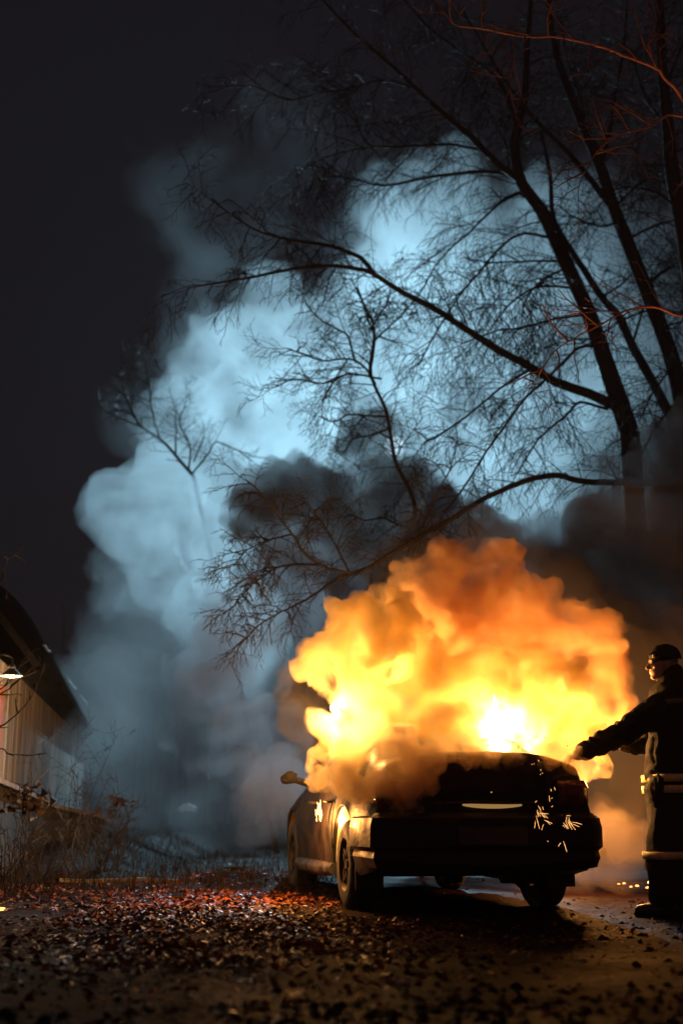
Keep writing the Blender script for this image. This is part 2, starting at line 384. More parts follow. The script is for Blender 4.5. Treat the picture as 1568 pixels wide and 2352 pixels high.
tree('bare tree whose drooping limb arches just above the burning car', 15.5,
     [(1640, 1150), (1650, 900), (1660, 600)], (40, 20), [
     ([(1640, 1130), (1568, 1116), (1500, 1110), (1431, 1109), (1342, 1107), (1278, 1092), (1214, 1102), (1150, 1127), (1091, 1156), (1032, 1195), (968, 1230), (894, 1274), (845, 1304), (806, 1316), (742, 1300), (699, 1270), (671, 1227), (638, 1185), (601, 1134), (568, 1105)], 19, 3, -1.5),
     ([(838, 1306), (779, 1326), (727, 1363), (676, 1392), (638, 1409), (590, 1440), (562, 1470)], 8, 2, -2),
     ([(732, 1297), (662, 1298), (615, 1316), (568, 1354), (540, 1390)], 6, 2, -2),
     ([(671, 1227), (620, 1240), (570, 1262), (535, 1300)], 5, 2, -2),
     ([(800, 1312), (770, 1250), (740, 1200), (700, 1150)], 5, 2, -1.5),
     ([(968, 1230), (960, 1222), (985, 1180), (1010, 1120), (1040, 1070)], 6, 3, -1),
     ], 15, (.7, .085, .13, 3), G)
tree('young bare tree standing alone in front of the brightest smoke', 17.5,
     [(944, 1217), (953, 1171), (939, 1122), (909, 1063), (894, 984), (885, 940), (860, 886), (850, 851), (850, 831), (858, 780), (857, 745), (836, 700), (820, 660)], (10, 5), [
     ([(862, 885), (840, 847), (802, 824), (746, 829), (700, 815), (660, 800)], 7, 3, -1), ([(815, 828), (798, 772), (770, 754), (730, 730), (700, 690)], 6, 3, -1),
     ([(850, 851), (860, 772), (845, 738), (830, 690), (805, 640)], 7, 3, 1), ([(855, 790), (880, 762), (924, 723), (950, 690)], 6, 3, 1),
     ([(875, 870), (802, 859), (741, 880), (680, 871), (629, 890)], 6, 3, -1), ([(887, 957), (845, 955), (798, 953), (765, 969), (732, 955)], 6, 3, 1),
     ([(893, 985), (850, 1000), (810, 1010), (790, 1040)], 5, 3, 1), ([(946, 1213), (914, 1205), (880, 1190), (840, 1195), (800, 1180)], 6, 3, -1),
     ([(857, 745), (890, 690), (900, 640)], 5, 3, 0), ([(905, 1055), (940, 1000), (970, 960)], 4, 2, 0),
     ([(800, 823), (770, 870), (740, 930), (745, 975)], 5, 2, 0),
     ], 16, (.75, .085, .05, 3), G)
tree('small bare tree fanning out against pale smoke, leftmost of the trees', 25.4,
     [(446, 1100), (441, 1089), (422, 1068), (390, 1030), (366, 1007), (329, 983), (301, 951), (262, 940)], (10, 3), [
     ([(366, 1007), (348, 937), (343, 885), (334, 829)], 5, 2, 0), ([(318, 975), (287, 904), (277, 871), (285, 830)], 5, 2, -1), ([(329, 983), (277, 960), (244, 946), (232, 930)], 4, 2, 1),
     ([(404, 1045), (404, 974), (399, 927), (388, 890)], 5, 2, 1), ([(434, 1082), (437, 1026), (413, 974), (425, 930)], 5, 2, -1), ([(441, 1089), (479, 1040), (498, 1016), (545, 1035), (580, 1060)], 5, 2, 0),
     ([(445, 1060), (470, 1000), (460, 950)], 4, 2, 1), ([(301, 951), (310, 890), (320, 840)], 4, 2, 0),
     ], 17, (.8, .12, -.03, 3), G, at(640, 1890, 25.4))
tree('nearer bare tree holding a long branch coloured as if lit red at the top right', 10.5,
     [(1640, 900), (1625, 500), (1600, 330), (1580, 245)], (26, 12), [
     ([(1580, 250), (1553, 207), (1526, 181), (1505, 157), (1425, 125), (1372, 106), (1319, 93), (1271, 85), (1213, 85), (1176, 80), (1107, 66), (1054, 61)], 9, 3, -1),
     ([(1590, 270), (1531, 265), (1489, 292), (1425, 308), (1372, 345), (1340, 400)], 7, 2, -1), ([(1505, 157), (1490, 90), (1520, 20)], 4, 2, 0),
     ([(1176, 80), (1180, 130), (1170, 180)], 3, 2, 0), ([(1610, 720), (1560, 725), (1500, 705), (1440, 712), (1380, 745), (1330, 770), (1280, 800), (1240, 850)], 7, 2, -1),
     ], 18, (.6, .14, .02, 3), G, None, 'red_lit_bark', 'red_lit_twig')

# ------------------------------------------------------------------ barn, its lamp, bank wall, shrubs, woods
def barn():
    P0, P1 = Vector((-3.50, 11.0, 0)), Vector((-5.86, 28.2, 0))
    d = (P1 - P0).normalized(); nrm = Vector((d.y, -d.x, 0))          # towards the yard
    L = (P1 - P0).length
    T = thing('barn', 'long low barn of pale vertical boards under a dark sagging roof', 'barn', P0)
    zb, ze = 1.12, 2.45
    mb = MB(); rows = []
    n = int(L / .035)
    for z in (zb, zb + .5, zb + .9, ze - .02):
        rows.append([d * (L * i / n) + nrm * (.02 * (1 if (i % 6) < 5 else -1) + .006 * math.sin(i * 1.7)) + Vector((0, 0, z)) for i in range(n + 1)])
    mb.grid(rows); mb.grid([[p - nrm * .12 for p in r] for r in rows])
    mb.build('wall', M['board'], T, True, 20)
    mb = MB(); e = d * L; mb.grid([[e + Vector((0, 0, zb)), e + Vector((0, 0, ze))], [e - nrm * 4 + Vector((0, 0, zb)), e - nrm * 4 + Vector((0, 0, ze + .2))]]); mb.build('end_wall', M['board'], T, False)
    mb = MB(); mb.box(d * (L / 2) - nrm * .06 + Vector((0, 0, zb / 2 - .1)), (L / 2, .1, zb / 2 + .09), Matrix.Rotation(math.atan2(d.y, d.x), 3, 'Z')); mb.build('plinth', M['concrete'], T, False)
    # steep dark roof: ragged top line, eave just above the lamp
    edge = [(-120, 1243), (-60, 1291), (0, 1343), (43, 1381), (74, 1423), (100, 1469), (143, 1524), (172, 1567), (195, 1595), (214, 1632)]
    zr = [3.9, 3.95, 4.0, 4.05, 4.05, 4.05, 4.1, 4.1, 4.1, 4.1]
    top = []
    for (x, y), z in zip(edge, zr):
        v = (1176 - y) / F; t = (z - H) / (ST + v * CT); top.append(Vector(((x - 784) / F * t, (CT - v * ST) * t, z)) - P0)
    top = curve(top, 6); n = len(top) - 1
    s_of = [p.dot(d) for p in top]
    eave = [d * s_of[i] + nrm * .42 + Vector((0, 0, 2.44 + .03 * noise.noise((i * .35, 0, 0)))) for i in range(n + 1)]
    rows = [[a_.lerp(b_, k / 8) + nrm * (.02 * noise.noise((i * .6, k * .8, 3))) for i, (a_, b_) in enumerate(zip(eave, top))] for k in range(9)]
    lowr = [[p - nrm * .08 + Vector((0, 0, -.04)) for p in r] for r in rows]
    mb = MB(); mb.grid(rows); mb.grid(lowr); mb.grid([rows[0], lowr[0]]); mb.grid([rows[-1], lowr[-1]]); mb.grid([[r[-1] for r in rows], [r[-1] for r in lowr]]); mb.grid([[r[0] for r in rows], [r[0] for r in lowr]])
    back = [p - nrm * 4.5 + Vector((0, 0, -1.6)) for p in top]; mb.grid([[p + Vector((0, 0, -.005)) for p in top], back])
    rf = mb.build('roof', M['roof'], T, True, 30)
    mb = MB(); mb.grid([[p + Vector((0, 0, -.06)) - nrm * .01 for p in eave], [p - nrm * .5 + Vector((0, 0, .02)) for p in eave]]); mb.build('soffit', M['roof'], T, False)
    top = rows[4]
    for a, b in ((.55, .60), (.66, .69), (.30, .34)):
        i0, i1 = int(a * (len(top) - 1)), int(b * (len(top) - 1)) + 1
        mb = MB(); mb.tube([top[i] + nrm * .03 + Vector((0, 0, .03 + .02 * (i % 2))) for i in range(i0, i1 + 1)], .022, 5); mb.build('loose_sheet', M['snowy'], rf)
    q = at(6, 1700, 13.6) - P0; s0 = q.dot(d)
    mb = MB(); mb.box(d * (s0 - .1) + nrm * .05 + Vector((0, 0, 1.66)), (.48, .025, .45), Matrix.Rotation(math.atan2(d.y, d.x), 3, 'Z'))
    mb.build('door', M['rust'], T, False)
    return P0, d, nrm
BP, BD, BN = barn()
lp = at(27, 1552, 12.7)
T = thing('wall_lamp', 'lit barn lamp with a dark shade hanging on the board wall', 'lamp', lp)
mb = MB(); mb.lathe([(.02, .20), (.05, .19), (.06, .12), (.10, .08), (.19, .0), (.20, -.01), (.185, .0), (.09, .075), (.04, .11)], 28); mb.build('lamp_shade', M['iron'], T)
mb = MB(); mb.lathe([(.0, -.045), (.05, -.04), (.09, -.02), (.125, .012), (.08, .05), (0, .06)], 24); mb.build('bulb', M['bulb'], T)
mb = MB(); mb.tube(curve([Vector((0, 0, .19)), Vector((-.02, .01, .32)), Vector((-.2, -.0, .36)), Vector((-.30, -.03, .24))], 5), .014, 6); mb.build('bracket', M['iron'], T); T.scale = (.6, .6, .6)
mb = MB()
mb.box((0, -.06, .135), (.06, .012, .012))
mb.build('fitting', M['snowy'], T)
L1 = lamp('lamp_light', lp + Vector((0, 0, -.07)), 170, (1, .64, .34), .05)

# sloping ramp wall in front of the barn
mb = MB(); A = [gnd(-60, 1900) * 1, gnd(250, 1898)]
ra = [at(-60, 1772, 12.4), at(0, 1797, 13.2), at(60, 1822, 14.4), at(125, 1853, 15.8), at(215, 1872, 17.2), at(246, 1886, 17.8)]
rows = [[p for p in ra], [p + Vector((-.28, .05, -.01)) for p in ra], ]
fr = [Vector((p.x, p.y, -.1)) for p in ra]
T = tag(bpy.data.objects.new('ramp_wall', None), 'low concrete ramp wall sloping down in front of the barn', 'wall'); C.objects.link(T)
mb.grid([fr, ra]); mb.grid([[p + Vector((-.28, .05, 0)) for p in fr], rows[1]]); mb.grid([[ra[-1], rows[1][-1]], [fr[-1], fr[-1] + Vector((-.28, .05, 0))]]); mb.build('wall_face', M['concrete'], T, False)
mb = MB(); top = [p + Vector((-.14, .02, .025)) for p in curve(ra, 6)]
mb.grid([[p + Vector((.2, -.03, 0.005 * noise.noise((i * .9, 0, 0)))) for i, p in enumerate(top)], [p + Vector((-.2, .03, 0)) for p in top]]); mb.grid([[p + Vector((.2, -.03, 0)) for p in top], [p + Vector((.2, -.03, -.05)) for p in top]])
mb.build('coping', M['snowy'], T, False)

def shrub(px, py, Y, h, n, seed, label, spread=.35, leafy=0, lean=0):
    rng = random.Random(seed); b = at(px, py, Y); b.z = gh(b.x, b.y) - .03
    T = thing('bare_shrub', label, 'shrub', b, 0, 'bare shrubs by the barn')
    mb = MB()
    for i in range(n):
        d = Vector((rng.gauss(lean, spread), rng.gauss(0, spread), 1)); l = h * rng.uniform(.55, 1.05)
        q = wander(Vector((rng.gauss(0, .10), rng.gauss(0, .10), 0)), d, l, 8, rng, .10, .0)
        mb.tube(q, [.008 - .006 * k / 8 for k in range(9)], 4, False)
        sprout(mb, q, .004, 2, rng, h * .28, .12, -.02, .25)
    mb.build('stems', M['twig'], T, False)
    if leafy:
        lf = MB()
        for i in range(leafy):
            c = Vector((rng.gauss(.0, .10), rng.gauss(0, .08), h * rng.uniform(.72, .95)))
            s = rng.uniform(.015, .045); a = [Vector((rng.gauss(0, s), rng.gauss(0, s), rng.gauss(0, s))) for _ in range(4)]
            b0 = len(lf.v); lf.v += [c + v for v in a]; lf.f.append((b0, b0 + 1, b0 + 2, b0 + 3))
        lf.build('dead_leaves', M['dead'], T, False)
    return T
shrub(62, 1905, 11.6, 1.0, 7, 21, 'bare shrub with clumps of withered leaves below the barn lamp', .16, 90)
shrub(20, 1905, 11.2, .8, 6, 22, 'short bare shrub at the left edge by the ramp wall', .3)
shrub(110, 1900, 12.6, 1.25, 7, 23, 'thin upright bare shrub before the lit boards', .14)
shrub(160, 1900, 13.4, .85, 8, 24, 'bushy bare shrub at the foot of the ramp wall', .3)
shrub(205, 1898, 14.6, 1.0, 10, 25, 'bare shrub growing by the low end of the ramp wall', .25)
shrub(240, 1896, 15.0, 1.1, 9, 26, 'tall leaning bare shrub right of the ramp wall', .2, 0, .15)
shrub(275, 1896, 15.5, .95, 12, 27, 'densest bare shrub, rightmost of those beside the barn', .22, 30, .1)
shrub(305, 1893, 17.0, .55, 8, 28, 'small bare shrub at the edge of the misty yard', .4)
shrub(185, 1897, 16.0, 1.7, 5, 29, 'very tall thin bare shrub in front of the far boards', .12, 0, .1)
# sapling at the left edge whose branches cross the lamp
tree('thin sapling at the left edge with branches crossing the lit lamp', 10.6, [(-60, 1900), (-55, 1760), (-50, 1640), (-45, 1540), (-60, 1440)], (8, 3), [
     ([(-52, 1690), (0, 1670), (40, 1640), (72, 1601), (92, 1560)], 5, 2, 0), ([(-50, 1620), (0, 1595), (40, 1567), (72, 1535)], 4, 2, 0), ([(-55, 1760), (0, 1720), (22, 1731), (60, 1735)], 4, 2, 0),
     ([(-48, 1600), (0, 1583), (30, 1560), (50, 1520)], 4, 1.5, 0), ([(-48, 1420), (0, 1340), (14, 1290), (24, 1280)], 4, 2, 0), ([(-48, 1350), (6, 1310), (14, 1345)], 3, 1.5, 0)], 31, (.22, .14, .0, 2), 'bare shrubs by the barn')
# woods behind, seen dimly through the smoke
rng = random.Random(77); mb = MB()
for i in range(75):
    px = rng.uniform(60, 760); Y = rng.uniform(33, 44); b = at(px, 1880, Y); b.z = -.1; hh = rng.uniform(3.5, 7.5)
    q = wander(b, Vector((rng.gauss(0, .06), 0, 1)), hh, 10, rng, .035, 0)
    mb.tube(q, [.05 - .042 * k / 10 for k in range(11)], 4, False); sprout(mb, q, .012, 2, rng, .9, .3, -.02, .2)
o = mb.build('woods', M['twig'], None, False); tag(o, 'far thicket of thin bare stems fading into blue smoke', 'woods', kind='stuff')

# floodlight on a mast far behind the trees
fp = at(906, 1025, 45)
T = thing('floodlight_mast', 'tall mast with a round cold floodlight glowing through smoke behind the trees', 'floodlight', (fp.x, fp.y, 0))
mb = MB(); mb.tube([Vector((0, .5, 0)), Vector((0, .5, fp.z))], [.12, .07], 12); mb.build('pole', M['iron'], T)
mb = MB(); mb.lathe([(0, .34), (.30, .30), (.44, .06), (.46, 0), (.42, 0)], 28); hd = mb.build('lamp_head', M['iron'], T); hd.location = (0, 0, fp.z); hd.rotation_euler = (R(-90), 0, 0)
mb = MB(); mb.lathe([(0, -.10), (.2, -.08), (.36, -.03), (.41, .02)], 28); hl = mb.build('lens', M['flood'], T); hl.location = (0, 0, fp.z); hl.rotation_euler = (R(-90), 0, 0)
fl = lamp('flood_light', fp + Vector((0, -.3, 0)), 39000, (.44, .80, 1), .3, 'SPOT')
fl.data.spot_size = R(66); fl.data.spot_blend = 1
fl.rotation_euler = (at(600, 930, 27) - fl.location).to_track_quat('-Z', 'Y').to_euler()

# ------------------------------------------------------------------ car
CX, CY, CYAW = .845, 9.79, .185
CAR = thing('car', 'burnt dark saloon car in flames, seen from behind, smoke pouring out', 'car', (CX, CY, 0), CYAW)
CAR.scale = (.945, 1, 1)
WB, OV, WR = 2.70, .96, .325
ZT = [(-.97, .70), (-.955, .92), (-.92, 1.045), (-.86, 1.078), (-.35, 1.105), (.4, 1.38), (.75, 1.435), (1.2, 1.45), (1.6, 1.425), (2.5, 1.06), (3.35, .92), (3.6, .82), (3.72, .62)]
WRF = [(-.97, .78), (-.955, .72), (-.92, .70), (-.35, .70), (.4, .61), (1.2, .575), (1.8, .59), (2.5, .67), (3.4, .64), (3.72, .5)]
WM = [(-.97, .76), (-.92, .83), (-.8, .875), (-.5, .895), (0, .90), (2.7, .90), (3.3, .86), (3.6, .76), (3.72, .62)]
ZS = [(-.97, .69), (-.955, .88), (-.9, .93), (0, .94), (2.4, .93), (3.35, .84), (3.72, .58)]
ZB = [(-.97, .36), (-.8, .30), (-.4, .25), (3.2, .22), (3.72, .30)]
AR = .43
def arch(y):
    z = 0
    for yc in (0, WB):
        if abs(y - yc) < AR: z = max(z, .33 + math.sqrt(AR * AR - (y - yc) ** 2) * .96)
    return z
def section(y, off=0.):
    zt, wr, wm, zs, zb = lerp(ZT, y), lerp(WRF, y), lerp(WM, y), lerp(ZS, y), lerp(ZB, y)
    za = max(zb, arch(y)); zs = min(zs, zt - .012)
    lo = za + .10
    return [(0, zb), (.60, zb), (.61, za), (wm - .035, za), (wm - .012 + off, max(zb + .05, za + .004)), (wm + .004 + off, max(.46, za + .02)), (wm + .006 + off, max(.60, za + .03)), (wm - .004 + off, max(min(.72, zs - .05), za + .04)),
            ((wm * .6 + wr * .4) - .005 + off if zt - zs < .25 else wm - .055 + off, zs), (wr + .035 + off, zs + (zt - zs) * .72 if zt - zs > .1 else zs + (zt - zs) * .55), (wr - .02 + off, zt - .018 + off), (wr - .13, zt + off), (wr * .45, zt + .02 + off), (0, zt + .027 + off)]
ysn = sorted(set([round(a, 3) for a, _ in ZT] + [-.94, -.9, -.8, -.7, -.6, -.5, -.1, .1, .55, .9, 1.05, 1.4, 1.8, 2.0, 2.2, 2.85, 3.0, 3.2, 3.5, 3.66] + [yc + AR * math.sin(a * math.pi / 24) for yc in (0, WB) for a in range(-12, 13)] + [yc + s * (AR + .004) for yc in (0, WB) for s in (-1, 1)]))
def loft(ysl, i0=0, i1=14, off=0., both=True):
    rows = []
    for y in ysl:
        sc = section(y, off)[i0:i1]; r = [Vector((-x, y, z)) for x, z in sc]
        if both: r = r + [Vector((x, y, z)) for x, z in reversed(sc)]
        rows.append(r)
    return rows
mb = MB(); rows = loft(ysn); mb.grid(rows)
for r in (rows[0], rows[-1]):
    b = len(mb.v); mb.v += r; mb.f.append(tuple(range(b, b + len(r))))
body = recalc(mb.build('body', M['paint'], CAR, True, 35))
for yc in (0, WB):
    for s in (-1, 1):
        mb = MB(); rw = []
        for a in range(-12, 13):
            y = yc + (AR - .006) * math.sin(a * math.pi / 24); z = .33 + (AR - .006) * math.cos(a * math.pi / 24) * .96
            rw.append([Vector((s * .62, y, z)), Vector((s * .75, y, z)), Vector((s * .872, y, z))])
        mb.grid(rw)
        mb.grid([[Vector((s * .618, yc - AR, .3)), Vector((s * .618, yc + AR, .3))], [Vector((s * .618, yc - AR, .72)), Vector((s * .618, yc + AR, .72))]])
        mb.build('wheel_arch_liner', M['liner'], CAR, True, 40)
# doors, windows (left and right)
def patch(name, y0, y1, i0, i1, m, s, off=.005, n=10, parent=CAR):
    ysl = [y0 + (y1 - y0) * k / n for k in range(n + 1)]
    rw = [[Vector((s * x, y, z)) for x, z in section(y, off)[i0:i1]] for y in ysl]
    rw2 = [[p + Vector((-s * .02, 0, 0)) for p in r] for r in rw]
    mb = MB(); mb.grid(rw); mb.grid(rw2)
    mb.grid([rw[0], rw2[0]]); mb.grid([rw[-1], rw2[-1]]); mb.grid([[r[0] for r in rw], [r[0] for r in rw2]]); mb.grid([[r[-1] for r in rw], [r[-1] for r in rw2]])
    return recalc(mb.build(name, m, parent, True, 35))
for s in (-1, 1):
    for y0, y1 in ((.43, 1.22), (1.235, 2.28)):
        dr = patch('door', y0, y1, 4, 9, M['paint'], s)
        mb = MB(); hy = y0 + .14; x = s * (lerp(WM, hy) + .02)
        mb.tube(curve([Vector((x - s * .03, hy - .09, .80)), Vector((x + s * .015, hy - .06, .80)), Vector((x + s * .015, hy + .06, .80)), Vector((x - s * .03, hy + .09, .80))], 4), .014, 6); mb.build('door_handle', M['black'], dr)
        patch('side_window', y0 + .12 if y0 < 1 else y0 + .03, y1 - .04 if y0 < 1 else y1 - .25, 8, 11, M['glass'], s, .004, 6, dr)
    mb = MB()
    mb.tube([Vector((s * .885, .42, .275)), Vector((s * .905, .9, .265)), Vector((s * .905, 1.9, .265)), Vector((s * .885, 2.28, .27))], [.05, .062, .062, .05], 12); mb.build('sill', M['sill'], CAR)
    # mirror
    mb = MB(); base = Vector((s * .84, 1.98, .98)); c = Vector((s * 1.04, 1.95, 1.035))
    mb.tube([base, c - Vector((s * .06, 0, .02))], [.035, .03], 8)
    mi = mb.build('side_mirror', M['char'], CAR)
    bm = bmesh.new(); bmesh.ops.create_icosphere(bm, subdivisions=4, radius=1)
    for v in bm.verts:
        q = v.co * (1 + .22 * noise.noise(v.co * 2.2 + Vector((s, 0, 0))))
        v.co = c + Vector((q.x * .085, q.y * .04, q.z * .055 - .02 * max(0, q.x * s)))
    me = bpy.data.meshes.new('mirror_shell'); bm.to_mesh(me); bm.free(); link('mirror_shell', me, M['char'], mi, True, 0)
def top_patch(name, y0, y1, k, m, n=8):
    rw = []
    for j in range(n + 1):
        y = y0 + (y1 - y0) * j / n; sc = section(y)[10:]
        r = [Vector((-x * k, y, z + .006)) for x, z in sc] + [Vector((x * k, y, z + .006)) for x, z in reversed(sc[:-1])]
        rw.append(r)
    mb = MB(); mb.grid(rw); return mb.build(name, m, CAR, True, 0)
top_patch('windscreen', 1.70, 2.46, .97, M['glass'])
# trunk lid: lip, badge and seam; rear face is at y = -.95
mb = MB()
rw = []
for i in range(25):
    x = -.70 + 1.4 * i / 24; e = 1 - abs(x / .71) ** 3.2 * 1.0
    yy = -.952 + .05 * (x / .7) ** 2
    rw.append([Vector((x, yy - .012, .74)), Vector((x, yy - .018, .86)), Vector((x * .985, yy - .012, .97)), Vector((x * .965, yy - .02, 1.005 + .06 * e)), Vector((x * .955, yy - .005, 1.035 + .08 * e)), Vector((x * .945, yy + .09, 1.045 + .08 * e)), Vector((x * .93, yy + .5, 1.075 + .055 * e))])
mb.grid(rw); lid = mb.build('trunk_lid', M['paint'], CAR, True, 45)
md = lid.modifiers.new('solid', 'SOLIDIFY'); md.thickness = .012; md.offset = -1
mb = MB(); mb.lathe([(0, -.012), (.03, -.012), (.034, -.004), (.03, .0)], 20); bd = mb.build('emblem', M['rim'], lid); bd.rotation_euler = (R(-90), 0, 0); bd.rotation_euler = (R(90), 0, 0); bd.location = (0, -.985, .93)
# bumper
mb = MB(); rw = []
path = []
for i in range(41):
    t = -1 + 2 * i / 40; x = .93 * math.copysign(1 - (1 - abs(t)) ** 2.2, t) if abs(t) > .0 else 0
    ax = abs(t)
    x = t * .96 if ax < .78 else math.copysign(.749 + .145 * math.sin((ax - .78) / .22 * math.pi / 2), t)
    y = -1.06 + .05 * (ax ** 2) if ax < .78 else -1.03 + .155 * (1 - math.cos((ax - .78) / .22 * math.pi / 2)) + .47 * smooth(.9, 1.0, ax)
    path.append((x, y))
prof = [(-.10, .325), (-.015, .335), (.012, .40), (.0, .44), (.035, .47), (.035, .60), (.02, .665), (-.03, .70), (-.10, .705)]
for i, (x, y) in enumerate(path):
    a = path[max(0, i - 1)]; b = path[min(40, i + 1)]; tx, ty = b[0] - a[0], b[1] - a[1]; l = math.hypot(tx, ty); nx, ny = ty / l, -tx / l
    rw.append([Vector((x + nx * o_, y + ny * o_, z - (.05 * (1 - (abs(x) / .9) ** 2) if z < .42 else 0))) for o_, z in prof])
mb.grid(rw); bp = recalc(mb.build('bumper', M['paint'], CAR, True, 30))
md = bp.modifiers.new('solid', 'SOLIDIFY'); md.thickness = .008; md.offset = -1
mb = MB(); mb.box((0, -1.098, .545), (.26, .006, .058)); pl = mb.build('licence_plate', M['plate'], CAR, False)
# lens-shaped highlight under the lid, painted as a glowing strip
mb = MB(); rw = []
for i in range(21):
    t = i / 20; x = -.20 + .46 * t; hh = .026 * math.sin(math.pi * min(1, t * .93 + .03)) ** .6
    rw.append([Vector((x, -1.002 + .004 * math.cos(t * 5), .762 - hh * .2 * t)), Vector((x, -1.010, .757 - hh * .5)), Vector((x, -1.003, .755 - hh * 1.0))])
mb.grid(rw); g = mb.build('glint_strip', M['lid_glint'], lid, True, 0)
mb = MB(); mb.tube([Vector((-.42, -.992, .762)), Vector((-.1, -1.004, .772)), Vector((.42, -.99, .768))], [.008, .010, .008], 6); mb.build('trim_strip', M['rim'], lid)
for s in (-1, 1):
    rw = []
    for j in range(7):
        t = j / 6; a = s * (.56 + .27 * math.sin(t * math.pi / 2)); yy = -.972 + .09 * t ** 2 + .06 * smooth(.7, 1, t)
        rw.append([Vector((a, yy, .74)), Vector((a, yy - .012, .80)), Vector((a, yy - .012, .88)), Vector((a * .985, yy + .005, .925))])
    mb = MB(); mb.grid(rw); tl = mb.build('tail_light', M['redlens'], CAR, True, 50)
    md = tl.modifiers.new('solid', 'SOLIDIFY'); md.thickness = .02; md.offset = 0
# wheels
def wheel(x, y, s):
    mb = MB(); W = .115
    mb.lathe([(.20, -W), (.27, -W - .006), (.305, -W + .01), (.325, -W + .035), (.326, 0), (.325, W - .035), (.305, W - .01), (.27, W + .006), (.20, W), (.20, 0)], 48, 'x', True)
    for k in range(44):
        a = 2 * math.pi * k / 44; m = Matrix.Rotation(a, 3, 'X')
        mb.box(m @ Vector((-.045, 0, .327)), (.026, .013, .004), m); mb.box(m @ Vector((.045, 0, .327)), (.026, .013, .004), m)
    wl = mb.build('wheel', M['rubber'], CAR, True, 40); wl.location = (x, y, WR)
    mb = MB(); o = s * (W - .012)
    mb.lathe([(.205, o), (.195, o + s * .01), (.175, o - s * .03), (.17, -o)], 40, 'x')
    mb.lathe([(0, o - s * .005), (.035, o - s * .005), (.045, o - s * .02), (.05, o - s * .06)], 20, 'x')
    for k in range(5):
        m = Matrix.Rotation(2 * math.pi * k / 5 + .3, 3, 'X')
        for q in (-.028, .028): mb.box(m @ Vector((o - s * .022, q, .11)), (.012, .014, .075), m @ Matrix.Rotation(q * 6, 3, 'X'))
    mb.lathe([(0, o - s * .07), (.14, o - s * .07)], 24, 'x')
    mb.build('rim', M['rim'], wl, True, 40)
for s in (-1, 1):
    for y in (0, WB): wheel(s * .775, y, s)
mb = MB(); mb.tube(curve([Vector((.20, -.2, .27)), Vector((.30, -.55, .25)), Vector((.34, -.72, .20)), Vector((.33, -.86, .13)), Vector((.38, -.92, .06))], 5), [.03] * 21, 8)
mb.tube([Vector((.22, -.62, .29)), Vector((.50, -.60, .28))], [.085, .085], 12); mb.build('exhaust_pipe', M['iron'], CAR)
for y in (0, WB):
    mb = MB(); mb.tube([Vector((-.66, y, .30)), Vector((-.08, y, .30)), Vector((-.06, y, .27)), Vector((.06, y, .27)), Vector((.08, y, .30)), Vector((.66, y, .30))], [.04, .045, .09, .09, .045, .04], 8); mb.build('axle', M['iron'], CAR)
for s in (-1, 1):
    mb = MB(); mb.box((s * .775, -.42, .30), (.11, .008, .13)); mb.build('mud_flap', M['black'], CAR, False)

# ------------------------------------------------------------------ flames, embers, sparks
def flame_mesh(name, c, h, r, m, seed, n=5, lean=0.):
    rng = random.Random(seed); mb = MB()
    for i in range(n):
        b = Vector((rng.gauss(0, r * .45), rng.gauss(0, r * .3), rng.uniform(0, h * .6))); k = rng.uniform(.35, 1)
        q = wander(Vector((0, 0, 0)), Vector((rng.gauss(lean, .12), rng.gauss(0, .12), 1)), h * k * .5, 7, rng, .16, -.1)
        mb.tube([b + p for p in q], [r * k * a for a in (.12, .42, .5, .42, .36, .24, .13, .02)], 9)
    o = mb.build(name, m, None, True, 0); o.location = c
    return o
def carw(x, y, z):
    c, s = math.cos(CYAW), math.sin(CYAW); return Vector((CX + x * c - y * s, CY + x * s + y * c, z))
p = carw(-.925, .62, .60)
tag(flame_mesh('flame', p, .22, .026, M['lick'], 3, 9), 'small bright flame licking the rear door panel', 'flame')
lamp('door_flame_light', p + Vector((-.30, .16, .14)), 85, (1, .38, .08), .05)
p = carw(-.74, -.02, .64)
tag(flame_mesh('flame', carw(-.80, .30, .50), .13, .022, M['flame'], 4, 5), 'flame burning inside the arch above the rear wheel', 'flame')
lamp('arch_flame_light', carw(-.82, .27, .63), 22, (1, .55, .13), .015)
f1, f2 = at(1152, 1662, 10.1), at(775, 1640, 9.85)
tag(flame_mesh('flame', f1 - Vector((0, 0, .16)), .42, .08, M['hot'], 5, 8), 'white hot flame bursting up behind the trunk lid', 'flame')
tag(flame_mesh('flame', f2 - Vector((0, 0, .10)), .25, .055, M['hot'], 6, 7), 'white hot flame at the left window of the car', 'flame')
lamp('rear_fire_light', at(1150, 1672, 9.95), 480, (1, .46, .12), .07)
lamp('side_fire_light', f2, 120, (1, .46, .12), .07)
for x_, y_, Y_, p_ in ((850, 1550, 10.6, 330), (1000, 1640, 10.6, 300), (1270, 1640, 10.6, 220), (850, 1715, 10.0, 90), (930, 1660, 10.45, 260), (1180, 1440, 11.5, 60)):
    lamp('cabin_fire_light', at(x_, y_, Y_), p_ * .68, (1, .46, .11), .3)
lamp('far_side_ground_light', at(1290, 1890, 11.7), 110, (1, .38, .08), .1)
lamp('far_side_fire_light', at(1400, 1760, 10.9), 130, (1, .38, .08), .1)
e = gndh(1490, 2033); e.z = gh(e.x, e.y)
tag(flame_mesh('flame', e, .05, .02, M['flame'], 8, 4), 'tiny ground fire burning beside the firefighter\'s boots', 'flame')
